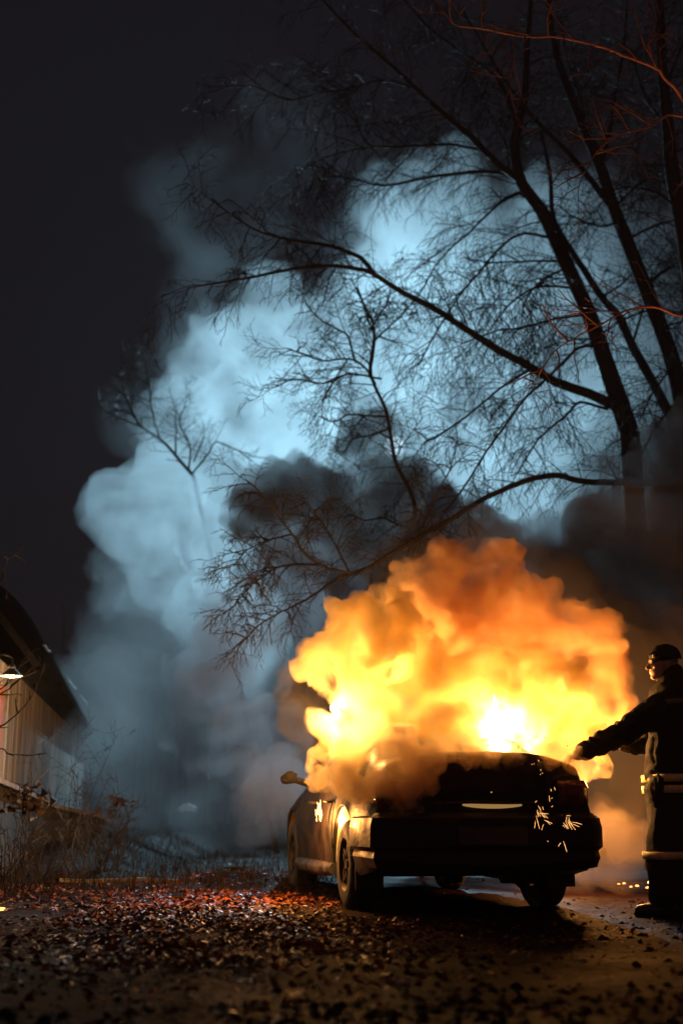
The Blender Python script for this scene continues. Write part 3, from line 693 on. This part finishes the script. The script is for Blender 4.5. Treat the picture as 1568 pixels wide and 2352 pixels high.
for i, (px, py, s) in enumerate([(1462, 2036, .012), (1448, 2037, .009), (1432, 2034, .010), (1420, 2034, .008), (1486, 2040, .012)]):
    q = gndh(px, py); q.z = gh(q.x, q.y) + .006
    bm = bmesh.new(); bmesh.ops.create_icosphere(bm, subdivisions=2, radius=s)
    for v in bm.verts: v.co = Vector((v.co.x * 1.6, v.co.y, v.co.z * .7)) * (1 + .3 * noise.noise(v.co * 90 + Vector((i, 0, 0))))
    me = bpy.data.meshes.new('ember'); bm.to_mesh(me); bm.free(); o = link('ember', me, M['ember']); o.location = q
    tag(o, 'ember glowing in a row on the wet mud near the boots', 'ember', 'embers on the mud')
for px, py, s in [(8, 1952, .02), (4, 2091, .02)]:
    q = gndh(px, py); q.z = gh(q.x, q.y) + .012
    bm = bmesh.new(); bmesh.ops.create_icosphere(bm, subdivisions=2, radius=s)
    for v in bm.verts: v.co = Vector((v.co.x * 1.8, v.co.y, v.co.z * .7)) * (1 + .3 * noise.noise(v.co * 60 + q))
    me = bpy.data.meshes.new('ember'); bm.to_mesh(me); bm.free(); o = link('ember', me, M['ember']); o.location = q
    tag(o, 'larger ember glowing at the left edge below the shrubs' if py < 2000 else 'ember glowing at the left edge beside the leaf carpet', 'ember', 'embers on the mud')
# sparks falling past the rear of the car: (crop points, 1500..2300 x 2700..3500)
def spk(a, b, wd, grp):
    pa, pb = [at((1500 + x * .5102) * .6125, (2700 + y * .5102) * .6125, 8.45) for x, y in (a, b)]
    c = (pa + pb) / 2; mb = MB(); r = wd * .19 / ppm(1880, 8.45) * .3125
    mb.tube([pa - c, (pa - c).lerp(pb - c, .5) + Vector((0, 0, .002)), pb - c], [r * .4, r, r * .7], 6); o = mb.build('spark', M['spark'], None, True, 0); o.location = c
    tag(o, grp[0], 'spark', grp[1])
g1 = ('spark in the loose spray over the middle right of the bumper', 'sparks over the bumper')
g2 = ('spark in the tight bunch at the right end of the bumper', 'sparks at the bumper end')
g3 = ('lone spark drifting down in front of the trunk lid', 'sparks over the trunk lid')
for a, b in [((1012, 628), (1035, 672)), ((1005, 660), (1012, 712)), ((1010, 690), (1086, 690)), ((1040, 680), (1085, 725)), ((1055, 735), (1115, 762)), ((995, 700), (1022, 800)), ((992, 742), (986, 795)), ((1053, 765), (1037, 808)), ((1020, 668), (1060, 720)), ((1070, 740), (1100, 770)), ((1043, 635), (1050, 660)), ((1003, 670), (1030, 712)), ((1040, 700), (1065, 716))]: spk(a, b, 7, g1)
for a, b in [((1218, 703), (1250, 706)), ((1222, 710), (1215, 750)), ((1236, 712), (1245, 760)), ((1212, 740), (1235, 800)), ((1225, 745), (1262, 806)), ((1240, 750), (1286, 808)), ((1260, 750), (1334, 768)), ((1250, 760), (1314, 786)), ((1196, 752), (1226, 800)), ((1230, 730), (1250, 790)), ((1190, 770), (1210, 790)), ((1245, 740), (1262, 780)), ((1205, 765), (1230, 795))]: spk(a, b, 7, g2)
for a, b in [((1014, 292), (1016, 306)), ((962, 325), (968, 327)), ((978, 322), (984, 324)), ((1031, 362), (1032, 374)), ((1040, 388), (1044, 394)), ((1026, 400), (1030, 402)), ((1105, 506), (1108, 524)), ((1130, 494), (1137, 516)), ((1092, 556), (1097, 600)), ((1108, 578), (1116, 574)), ((990, 608), (1003, 594)), ((1108, 642), (1120, 632)), ((1078, 890), (1086, 894)), ((1160, 930), (1178, 904)), ((1197, 890), (1222, 968)), ((664, 532), (674, 532))]: spk(a, b, 8, g3)
# charred flakes carried up in front of the fire
rng = random.Random(4)
for px, py in [(1244, 1703), (1271, 1703), (1288, 1710), (1340, 1698), (1412, 1720), (1230, 1718), (1360, 1700), (1300, 1722)]:
    px -= 110; c = at(px, py - 6, 9.05); mb = MB(); d = Vector((rng.uniform(-1, 1), 0, rng.uniform(-1, 1))).normalized(); l = rng.uniform(.006, .018)
    mb.tube([-d * l, Vector((0, 0, .003)), d * l], [.002, .005, .002], 5); o = mb.build('charred_flake', M['char']); o.location = c
    tag(o, 'black charred flake floating just above the trunk lid', 'debris', 'charred flakes above the trunk')

# ------------------------------------------------------------------ bits on the ground
def plank(name, a, b, wdt, th, m, label, cat, seed=0):
    a = gndh(*a); b = gndh(*b); n = 14; d = (b - a).normalized(); s = d.cross(Vector((0, 0, 1))); rng = random.Random(seed)
    rows = []
    o0 = (a + b) / 2; o0.z = gh(o0.x, o0.y)
    for i in range(n + 1):
        p = a.lerp(b, i / n); p.z = gh(p.x, p.y) + th * .4; wv = wdt * (1 - .5 * abs(i / n - .5)) * rng.uniform(.8, 1.1); p = p - o0
        rows.append([p - s * wv, p - s * wv * .9 + Vector((0, 0, th)), p + s * wv * .9 + Vector((0, 0, th * rng.uniform(.8, 1.1))), p + s * wv, p - s * wv])
    mb = MB(); mb.grid(rows); o = mb.build(name, m, None, True, 30); o.location = o0
    return tag(o, label, cat)
plank('plank', (130, 2028), (420, 2026), .07, .035, M['wood'], 'wet split plank lying on the mud left of the leaf mound', 'plank', 1)
plank('burning_stick', (255, 2024), (310, 2025),   .012, .02, M['glow'], 'glowing burning stick beside the wet plank', 'stick', 2)
plank('stick', (885, 2259), (938, 2266), .010, .012, M['snowy'], 'short pale stick on the dark mud in the foreground', 'stick', 3)
for i, (px, py, s, lab) in enumerate([(540, 2000, .09, 'larger dark clod of earth on top of the leaf mound'), (480, 2010, .06, 'small clod of earth left of the leaf mound'), (590, 2022, .07, 'flat clod of earth between the mound and the car')]):
    q = gndh(px, py); q.z = gh(q.x, q.y)
    bm = bmesh.new(); bmesh.ops.create_icosphere(bm, subdivisions=4, radius=s)
    for v in bm.verts: v.co = Vector((v.co.x * 1.5, v.co.y, v.co.z * .6)) * (1 + .45 * noise.fractal(v.co / s * 1.6 + Vector((i * 5, 0, 0)), 1, 2, 3))
    me = bpy.data.meshes.new('clod'); bm.to_mesh(me); bm.free(); o = link('clod', me, M['mud'], None, True, 0); o.location = q; tag(o, lab, 'clod', 'clods by the mound')
q = at(432, 1848, 30); mb = MB(); rw = []
for i in range(9):
    t = -1 + i / 4; rw.append([Vector((t * .2, y * .15, .6 * (.28 - .12 * t * t) * math.sqrt(max(0, 1 - y * y)) + .04 * noise.noise((t * 3, y * 3, 0)))) for y in (-1, -.8, -.4, 0, .4, .8, 1)])
mb.grid(rw); o = mb.build('tarpaulin_heap', M['canvas'], None, True, 0); o.location = (q.x, q.y, q.z - .15); tag(o, 'pale heap under a tarpaulin far back in the misty yard', 'heap')

# ------------------------------------------------------------------ solid built from rounded limbs, one continuous surface
def capsule(bm, a, b, ra, rb, n=14):
    d = b - a; L = d.length; q = d.to_track_quat('Z', 'Y') if L > 1e-6 else Matrix.Identity(3).to_quaternion()
    rings = []
    for k in range(5): t = -math.pi / 2 + k * math.pi / 8; rings.append((ra * math.cos(t), ra * math.sin(t)))
    for k in range(5): t = k * math.pi / 8; rings.append((rb * math.cos(t), L + rb * math.sin(t)))
    vs = []
    for r, h in rings:
        vs.append([bm.verts.new(a + q @ Vector((max(r, 1e-4) * math.cos(2 * math.pi * i / n), max(r, 1e-4) * math.sin(2 * math.pi * i / n), h))) for i in range(n)])
    for i in range(len(vs) - 1):
        for k in range(n): bm.faces.new((vs[i][k], vs[i][(k + 1) % n], vs[i + 1][(k + 1) % n], vs[i + 1][k]))
    bm.faces.new(list(reversed(vs[0]))); bm.faces.new(vs[-1])
def ell(bm, c, r, m=None):
    res = bmesh.ops.create_icosphere(bm, subdivisions=3, radius=1)
    for v in res['verts']:
        p = Vector((v.co.x * r[0], v.co.y * r[1], v.co.z * r[2]))
        v.co = Vector(c) + (m @ p if m else p)
def remesh(bm, name, vox, sm=2, disp=None):
    me = bpy.data.meshes.new(name); bm.to_mesh(me); bm.free(); ob = bpy.data.objects.new(name, me); C.objects.link(ob)
    md = ob.modifiers.new('r', 'REMESH'); md.mode = 'VOXEL'; md.voxel_size = vox
    if sm: ms = ob.modifiers.new('s', 'SMOOTH'); ms.iterations = sm; ms.factor = .5
    dg = bpy.context.evaluated_depsgraph_get(); dg.update()
    nm = bpy.data.meshes.new_from_object(ob.evaluated_get(dg)); nm.name = name; bpy.data.objects.remove(ob); bpy.data.meshes.remove(me)
    if disp:
        out = [v.co + v.normal * disp(v.co) for v in nm.vertices]
        for v, c in zip(nm.vertices, out): v.co = c
        nm.update()
    return nm

# ------------------------------------------------------------------ firefighter
def firefighter():
    Y0 = 9.0
    pf = at(1530, 2105, Y0); pf.z = gh(pf.x, pf.y)
    T = thing('person', 'firefighter in dark coat with reflective bands reaching an arm towards the burning car', 'person', pf)
    def J(px, py, Y=Y0): return at(px, py, Y) - pf
    hc = J(1522, 1524); sl, sr = J(1512, 1622, 8.84), J(1520, 1618, 9.24); nk = J(1533, 1578)
    el, wl = J(1430, 1682, 8.88), J(1344, 1727, 8.98); hl = J(1305, 1741, 9.0)
    er, wrr = J(1486, 1712, 9.34), J(1448, 1716, 9.3); hr = J(1426, 1714, 9.28)
    pel = J(1532, 1800); kl, kr = J(1520, 1962, 8.92), J(1530, 1962, 9.12); al, ar_ = J(1525, 2078, 8.90), J(1545, 2074, 9.14)
    # ---- body: head, neck, hands and trunk as one surface
    bm = bmesh.new()
    ell(bm, hc + Vector((.012, 0, .018)), (.098, .077, .105)); ell(bm, hc + Vector((-.045, 0, -.055)), (.058, .058, .070))
    ell(bm, hc + Vector((-.072, 0, -.098)), (.028, .032, .024)); ell(bm, hc + Vector((-.078, 0, -.010)), (.028, .045, .040))
    capsule(bm, hc + Vector((-.092, 0, .008)), hc + Vector((-.118, 0, -.032)), .011, .016, 10)         # nose
    for s in (-1, 1): ell(bm, hc + Vector((-.106, s * .011, -.036)), (.011, .009, .008))
    ell(bm, hc + Vector((-.095, 0, -.062)), (.013, .024, .007)); ell(bm, hc + Vector((-.092, 0, -.074)), (.013, .021, .007))   # lips
    ell(bm, hc + Vector((-.088, 0, .020)), (.018, .048, .010))                                           # brow
    for s in (-1, 1):
        ell(bm, hc + Vector((-.084, s * .030, .0)), (.012, .014, .010)); ell(bm, hc + Vector((-.062, s * .045, -.028)), (.025, .016, .02))
        ell(bm, hc + Vector((.012, s * .078, -.014)), (.020, .010, .033))
    capsule(bm, hc + Vector((.02, 0, -.05)), nk, .058, .062); capsule(bm, nk, J(1535, 1640), .07, .12)
    capsule(bm, J(1535, 1640), pel, .125, .135)
    for a, b, c, h_ in ((sl, el, wl, hl), (sr, er, wrr, hr)):
        capsule(bm, a, b, .055, .045); capsule(bm, b, c, .043, .032)
    for a, k, n_ in ((pel + Vector((0, -.09, -.02)), kl, al), (pel + Vector((0, .09, -.02)), kr, ar_)): capsule(bm, a, k, .085, .058); capsule(bm, k, n_, .056, .042)
    for wr_, hd, up in ((wl, hl, 1), (wrr, hr, 1)):
        d = (hd - wr_).normalized(); sd = d.cross(Vector((0, 0, 1))).normalized(); u = sd.cross(d)
        pc = wr_ + d * .06; capsule(bm, wr_, pc, .030, .036)
        for k in range(4):
            b = pc + d * .035 + sd * (k - 1.5) * .020; L = (.062, .078, .072, .056)[k]
            m1 = b + d * L * .55 - u * .006 + u * .008 * k; m2 = m1 + d * L * .4 - u * (.016 + .006 * (3 - k))
            capsule(bm, b - d * .02, m1, .0105, .0095, 8); capsule(bm, m1, m2, .0095, .0078, 8)
        t0 = pc + sd * .030 - u * .004; t1 = t0 + d * .035 + sd * .022 - u * .012; capsule(bm, t0, t1, .0125, .011, 8); capsule(bm, t1, t1 + d * .03 - u * .01, .011, .009, 8)
    link('body', remesh(bm, 'body', .0055, 2), M['skin'], T, True, 0)
    # ---- gloves follow the hands
    for wr_, hd in ((wl, hl), (wrr, hr)):
        bm = bmesh.new(); d = (hd - wr_).normalized(); sd = d.cross(Vector((0, 0, 1))).normalized(); u = sd.cross(d)
        pc = wr_ + d * .06; capsule(bm, wr_ - d * .02, pc, .040, .043)
        for k in range(4):
            b = pc + d * .035 + sd * (k - 1.5) * .023; L = (.062, .078, .072, .056)[k] * 1.05
            m1 = b + d * L * .55 - u * .006 + u * .008 * k; m2 = m1 + d * L * .4 - u * (.016 + .006 * (3 - k))
            capsule(bm, b - d * .03, m1, .0135, .0125, 8); capsule(bm, m1, m2, .0125, .0108, 8)
        t0 = pc + sd * .034 - u * .004; t1 = t0 + d * .035 + sd * .024 - u * .012; capsule(bm, t0, t1, .0155, .014, 8); capsule(bm, t1, t1 + d * .03 - u * .01, .014, .012, 8)
        link('glove', remesh(bm, 'glove', .006, 1), M['glove'], T, True, 0)
    # ---- jacket
    fold = lambda p: .010 * noise.fractal(p * 9, 1, 2, 3) + .006 * abs(noise.noise(p * 22))
    def sleeve(p):
        f = fold(p)
        t = (p - sl).dot((wl - sl).normalized())
        if p.x < sl.x - .05: f += .0075 * math.sin(t * 48 + 6 * noise.noise(p * 7) + 2 * noise.noise(p * 16)) * smooth(.05, .25, t)
        return f
    bm = bmesh.new()
    capsule(bm, J(1535, 1600, 8.95), J(1534, 1600, 9.1), .10, .10); capsule(bm, J(1540, 1628, 8.86), J(1540, 1628, 9.2), .125, .125)
    for s in (-.07, .07): capsule(bm, J(1545, 1645, Y0 + s), J(1540, 1790, Y0 + s), .175, .178); capsule(bm, J(1540, 1780, Y0 + s), J(1540, 1818, Y0 + s * 1.1), .178, .186)
    capsule(bm, sl + Vector((.02, .02, -.01)), el, .112, .090); capsule(bm, el, wl, .088, .068); capsule(bm, sr, er, .09, .07); capsule(bm, er, wrr, .07, .055)
    capsule(bm, hc + Vector((.055, 0, -.075)), nk + Vector((.02, 0, -.02)), .088, .13)                    # collar
    ell(bm, J(1540, 1598), (.155, .21, .13)); ell(bm, J(1522, 1592), (.10, .13, .06))
    link('jacket', remesh(bm, 'jacket', .011, 3, sleeve), M['coat'], T, True, 0)
    # ---- trousers and boots
    bm = bmesh.new()
    for a, k, n_ in ((pel + Vector((.0, -.085, -.02)), kl, al), (pel + Vector((.0, .085, -.02)), kr, ar_)):
        capsule(bm, a, k, .140, .118); capsule(bm, k, n_ + Vector((0, 0, .06)), .118, .105)
    ell(bm, pel, (.15, .19, .14))
    link('trousers', remesh(bm, 'trousers', .011, 3, lambda p: .012 * noise.fractal(p * 7, 1, 2, 3)), M['coat'], T, True, 0)
    for n_ in (al, ar_):
        bm = bmesh.new(); capsule(bm, n_ + Vector((0, 0, .08)), n_ + Vector((0, 0, -.02)), .07, .06); z0 = gh(pf.x, pf.y) - pf.z
        f = Vector((n_.x, n_.y, .05)); capsule(bm, f + Vector((.04, 0, 0)), f + Vector((-.17, -.01, -.012)), .055, .042); ell(bm, f + Vector((-.06, 0, -.035)), (.17, .052, .018))
        capsule(bm, n_ + Vector((0, 0, -.02)), f, .06, .055)
        link('boot', remesh(bm, 'boot', .009, 2), M['boot'], T, True, 0)
    # ---- knitted cap with a turned-up edge and a small lamp clip
    bm = bmesh.new()
    ell(bm, hc + Vector((.018, 0, .040)), (.116, .094, .105), Matrix.Rotation(R(-8), 3, 'Y'))
    for k in range(28):
        a = 2 * math.pi * k / 28; b = 2 * math.pi * (k + 1) / 28
        pa, pb = [hc + Vector((.016 + .103 * math.cos(q), .088 * math.sin(q), .036 - .030 * math.cos(q) * -1 * -.3 + .012 * -math.cos(q))) for q in (a, b)]
        capsule(bm, pa, pb, .016, .016, 8)
    cutz = hc.z + .0
    cap = remesh(bm, 'cap', .007, 2, lambda p: .003 * math.sin(math.atan2(p.y - hc.y, p.x - hc.x) * 46) + .004 * noise.noise(p * 30))
    b2 = bmesh.new(); b2.from_mesh(cap)
    bmesh.ops.bisect_plane(b2, geom=b2.verts[:] + b2.edges[:] + b2.faces[:], plane_co=hc + Vector((0, 0, .014)), plane_no=Vector((.14, 0, -1)), clear_outer=True)
    b2.to_mesh(cap); b2.free()
    co = link('cap', cap, M['cap'], T, True, 0)
    mb = MB(); mb.box(hc + Vector((-.085, -.062, .048)), (.006, .006, .012)); mb.build('clip', M['band'], co, False)
    # ---- reflective bands
    def ring(name, c, rx, ry, h, m=M['band'], tilt=(0, 0), n=40):
        mb = MB(); rows = []
        for z in (-h / 2, h / 2):
            rows.append([c + Vector((rx * math.cos(a), ry * math.sin(a), z + tilt[0] * math.cos(a) + tilt[1] * math.sin(a))) for a in [2 * math.pi * i / n for i in range(n + 1)]])
        mb.grid(rows); o = mb.build(name, m, T, True, 0); md = o.modifiers.new('s', 'SOLIDIFY'); md.thickness = .006; md.offset = 1; return o
    hem = J(1541, 1806)
    ring('reflective_band', hem + Vector((0, 0, -.025)), .199, .272, .052); ring('reflective_band', hem + Vector((0, 0, .052)), .199, .272, .052)
    for k_, a_ in ((kl, al), (kr, ar_)):
        c = k_.lerp(a_, .02); ring('reflective_band', c, .133, .133, .05)
    sh = J(1538, 1602); ring('shoulder_band', J(1545, 1628) + Vector((0, 0, .028)), .178, .312, .034, M['dimband'], (0, 0))
    return T
M['dimband'] = mat('dim_band', (.16, .13, .10), .6, var=.3, scale=25)
firefighter()

# ------------------------------------------------------------------ smoke (real volumes in billowed hulls)
def hull(name, balls, layers, m, seed, label, cat='smoke'):
    bm = bmesh.new()
    for px, py, Y, r in balls:
        res = bmesh.ops.create_icosphere(bm, subdivisions=3, radius=r / ppm(py, Y)); c = at(px, py, Y)
        for v in res['verts']: v.co = v.co + c
    me = bpy.data.meshes.new(name); bm.to_mesh(me); bm.free(); ob = bpy.data.objects.new(name, me); C.objects.link(ob)
    off = Vector((seed * 13.7, seed * 7.1, seed * 3.3))
    for vox, lay in layers:
        md = ob.modifiers.new('r', 'REMESH'); md.mode = 'VOXEL'; md.voxel_size = vox
        dg = bpy.context.evaluated_depsgraph_get(); dg.update()
        nm = bpy.data.meshes.new_from_object(ob.evaluated_get(dg)); ob.modifiers.clear(); ob.data = nm
        out = []
        for v in nm.vertices:
            p = v.co + off; d = 0
            for sc, amp, kind in lay:
                if kind == 'b': d += amp * (abs(noise.noise(p / sc)) * 2.2 - .55)
                else: d += amp * noise.fractal(p / sc, 1, 2, 3)
            out.append(v.co + v.normal * d)
        for v, c in zip(nm.vertices, out): v.co = c
        nm.update()
    ob.data.materials.append(m)
    return tag(ob, label, cat, kind='stuff')
M['fire_smoke'] = vol('fire_smoke', 20.0, (.987, .885, .60), 3.0, .37, .72, 6, 0, .5, .3, .0)
M['brown_smoke'] = vol('brown_smoke', 12.0, (.88, .68, .46), 2.6, .37, .68, 5, 0, .5, .3)
M['wisp'] = vol('wisp', 12.0, (.95, .78, .52), 4.5, .34, .68, 5, 0, .6, .3)
M['dark_smoke'] = vol('dark_smoke', 4.0, (.30, .285, .285), 1.3, .31, .68, 5, 0, .5, .45)
M['blue_smoke'] = vol('blue_smoke', .62, (.90, .93, .95), .36, .41, .76, 6, .35, .8, .5, .04)
M['pale_smoke'] = vol('pale_smoke', .75, (.92, .95, .97), .7, .44, .80, 6, .35, .7, .4, .0)
M['fringe_smoke'] = vol('fringe_smoke', .22, (.90, .93, .95), .55, .36, .78, 6, .35, .8, .5, .0)
M['core_smoke'] = vol('core_smoke', 2.4, (.92, .95, .97), .8, .3, .7, 5, .35, .5, .5, .35)
M['thin_smoke'] = vol('thin_smoke', .045, (.85, .87, .9), .3, .42, .72, 3, .3, .4)
M['grey_smoke'] = vol('grey_smoke', 1.7, (.62, .60, .63), .65, .39, .76, 6, .2, .6, .3, .0)
M['mist'] = vol('mist', .085, (.9, .92, .94), .35, .35, .7, 2, .3, .3)
bill = [(.07, [(.45, .14, 'b')]), (.03, [(.2, .07, 'b'), (.09, .03, 'b')])]
hull('fire_smoke', [(830, 1480, 10.0, 105), (900, 1470, 10.2, 110), (790, 1640, 9.95, 85), (850, 1700, 10, 100), (1000, 1620, 10.3, 140), (1130, 1600, 10.3, 140), (1240, 1560, 10.3, 95), (1290, 1650, 10.3, 80), (1100, 1690, 10.2, 90), (940, 1560, 10.2, 100), (800, 1760, 9.6, 65), (900, 1760, 9.4, 60), (1240, 1700, 10.2, 70), (1360, 1735, 10.2, 60), (1385, 1765, 10.2, 40), (730, 1750, 10.2, 38), (880, 1640, 9.9, 90), (960, 1700, 9.7, 75), (1060, 1700, 9.7, 60), (1160, 1730, 9.6, 40), (1000, 1740, 9.5, 40), (860, 1420, 10.2, 60), (800, 1425, 10, 75), (755, 1490, 10, 70), (740, 1560, 10, 50)],
     bill, M['fire_smoke'], 1, 'bright yellow and orange smoke boiling out of the car fire')
hull('fire_smoke', [(1000, 1380, 11.2, 115), (1110, 1340, 11.2, 105), (1200, 1470, 11.2, 150), (1350, 1500, 11.2, 110), (1390, 1620, 11.2, 80), (940, 1370, 11.3, 65), (1330, 1440, 11.2, 70), (1030, 1480, 11.1, 90), (1100, 1290, 11.2, 55)],
     bill, M['brown_smoke'], 2, 'dull orange smoke cloud rising behind the bright one')
hull('smoke', [(955, 1800, 8.5, 42), (985, 1750, 8.55, 48), (930, 1735, 8.6, 60), (1010, 1725, 8.75, 45), (1090, 1722, 8.75, 36), (1180, 1722, 8.8, 34), (1270, 1730, 8.9, 34), (1320, 1745, 8.95, 30), (1130, 1750, 8.65, 24), (1070, 1750, 8.6, 24), (945, 1850, 8.5, 30), (880, 1790, 8.6, 45), (850, 1810, 8.75, 38), (1250, 1755, 8.7, 22), (1190, 1745, 8.7, 24), (800, 1800, 8.95, 42), (760, 1790, 9.15, 36), (725, 1785, 9.5, 32), (905, 1850, 8.55, 30)], [(.025, [(.2, .06, 'b'), (.09, .04, 'b')])], M['wisp'], 7, 'thin brown wisps of smoke curling over the trunk lid')
hull('smoke', [(1400, 1400, 14, 200), (1500, 1250, 14, 210), (1550, 1700, 13.5, 230), (1300, 1330, 13.5, 100), (960, 1310, 15.6, 120), (1080, 1250, 15.4, 90), (1575, 1060, 14, 120), (1180, 1290, 13, 65), (1490, 1020, 14, 60), (1470, 1090, 14, 70), (1450, 1180, 14, 80), (880, 1340, 15.6, 65), (910, 1300, 15.6, 80), (1010, 1250, 15.4, 85), (1130, 1250, 15, 70), (1230, 1240, 14.6, 70), (1360, 1230, 14.4, 110), (1250, 1330, 13, 90), (1330, 1400, 13, 110), (1450, 1500, 13.2, 150), (1450, 1850, 14.5, 120), (1300, 1850, 14.5, 100), (1570, 1880, 14, 130), (1150, 1850, 15, 110), (1000, 1830, 15.5, 100), (1400, 1680, 14, 150), (1300, 1600, 14, 130), (1500, 1740, 14, 140), (1250, 1740, 14.5, 120), (820, 1950, 13.6, 55), (900, 1960, 13.6, 60), (990, 1960, 13.4, 60), (1060, 1950, 13.6, 55)],  # includes unseen low puffs behind the car, added to block the floodlight
     [(.1, [(.8, .25, 'b'), (.3, .1, 'b')])], M['dark_smoke'], 3, 'thick dark smoke bank behind the firefighter and the tree trunks')
hull('smoke', [(690, 1150, 20, 115), (610, 1150, 20, 85), (850, 1150, 20, 105), (940, 1130, 20, 60), (690, 1080, 20, 45), (550, 1095, 20, 35), (720, 1220, 20, 95), (840, 1000, 22, 70), (580, 1180, 20, 85), (640, 1240, 20, 70), (800, 1240, 20, 80), (880, 1200, 20, 70)],
     [(.12, [(.8, .25, 'b'), (.3, .1, 'b')])], M['dark_smoke'], 4, 'dark smoke puff hanging above the drooping limb')
hull('smoke', [(680, 1560, 12, 55), (690, 1640, 12, 60), (660, 1610, 12, 40), (710, 1700, 11.8, 45)], [(.06, [(.3, .1, 'b'), (.12, .05, 'b')])], M['dark_smoke'], 6, 'small dark smoke puff at the left of the fire')
hull('smoke', [(560, 1500, 19, 150), (620, 1380, 19.5, 150), (510, 1640, 18, 140), (600, 1700, 17, 120), (460, 1620, 18, 105), (700, 1330, 20, 110), (640, 1790, 15, 80), (560, 1790, 16, 70), (600, 1880, 15, 70)],
     [(.12, [(.9, .3, 'b'), (.35, .14, 'b'), (.15, .06, 'b')])], M['grey_smoke'], 8, 'grey smoke column leaning left beside the fire')
hull('smoke', [(1000, 560, 27, 220), (1250, 640, 27, 270), (1450, 740, 27, 260), (900, 760, 27, 210), (650, 850, 27, 150), (450, 980, 27, 165), (330, 1170, 27, 135), (450, 1220, 27, 180), (1150, 900, 27, 280), (700, 1020, 27, 180), (1300, 1080, 27, 230), (430, 1390, 26, 100), (560, 1480, 26, 140), (1250, 1230, 27, 120), (720, 900, 27.5, 150), (560, 930, 27.5, 120)],
     [(.28, [(2.2, .6, 'b'), (.9, .3, 'b')])], M['blue_smoke'], 5, 'pale blue smoke glowing behind the bare trees')
hull('smoke', [(440, 1190, 24.5, 90), (480, 1290, 24.5, 90), (370, 1230, 24.5, 75), (530, 1240, 24.5, 75), (500, 1390, 24.2, 80), (560, 830, 26, 140), (660, 960, 26, 140), (480, 960, 26, 110), (1000, 560, 26, 160), (1180, 640, 26, 150), (1010, 880, 26, 130), (1230, 980, 26, 140), (1240, 1180, 25, 85), (1400, 640, 26, 130), (900, 720, 26, 120), (1450, 880, 26, 120)], [(.2, [(1.2, .35, 'b'), (.5, .2, 'b')])], M['pale_smoke'], 12, 'brightest patch of pale smoke below the small fan shaped tree')
hull('smoke', [(440, 1190, 24.6, 140), (480, 1300, 24.6, 135), (345, 1220, 24.6, 110), (420, 1050, 25, 130), (540, 880, 26.5, 170), (660, 960, 26.5, 170), (520, 1400, 24.4, 130), (300, 1330, 24.6, 110), (1000, 560, 26.5, 200), (1250, 700, 26.5, 220), (1230, 1000, 26.5, 190), (620, 720, 27, 110)], [(.2, [(1.3, .45, 'b'), (.5, .25, 'b'), (.22, .1, 'b')])], M['fringe_smoke'], 15, 'faint smoke fringe fading into the dark round the pale blue smoke')
hull('smoke', [(452, 1140, 24.3, 42), (470, 1200, 24.3, 50), (490, 1280, 24.2, 55), (515, 1370, 24, 55), (540, 1450, 23.8, 55), (420, 1230, 24.2, 40)], [(.15, [(1.0, .35, 'b'), (.4, .15, 'b'), (.2, .06, 'b')])], M['core_smoke'], 14, 'dense pale smoke swallowing the trunk of the small fan shaped tree')
hull('smoke', [(700, 480, 30, 260), (520, 680, 30, 200), (950, 300, 30, 260), (1300, 300, 30, 300), (340, 880, 30, 120), (470, 420, 31, 210), (650, 180, 31, 240), (1000, 100, 31, 240)], [(.4, [(3, 1.2, 'b'), (1, .4, 'b')])], M['thin_smoke'], 9, 'thin dim smoke drifting high above the trees')
hull('smoke', [(380, 1700, 24, 200), (250, 1640, 24, 180), (560, 1780, 22, 140), (150, 1720, 20, 130), (330, 1840, 22, 120), (500, 1860, 26, 130), (200, 1850, 24, 110), (640, 1850, 26, 100), (170, 1680, 17, 80), (120, 1690, 15, 60), (320, 1470, 25, 170), (210, 1580, 22, 130), (480, 1560, 25, 150)], [(.25, [(1.5, .4, 'b'), (.5, .2, 'b')])], M['mist'], 10, 'pale mist lying low in front of the barn')
hull('smoke', [(1440, 1960, 11.5, 90), (1380, 1900, 11.2, 80), (1500, 1900, 11.8, 80), (1200, 2010, 11.5, 50), (1300, 1980, 11.5, 60)], [(.1, [(.6, .15, 'b'), (.25, .08, 'b')])], vol('low_smoke', .45, (.85, .70, .55), 1.2, .35, .7, 3, 0, .4), 11, 'low brown smoke creeping along the ground right of the car')
# ------------------------------------------------------------------ smoky night air
mb = MB(); mb.box((0, 38, 15.0), (60, 48, 16.5)); hz = mb.build('haze', vol('haze', .0008, (.95, .95, .97)), None, False); hz['kind'] = 'stuff'; hz['label'] = 'thin smoky haze filling the night air of the yard'; hz['category'] = 'haze'
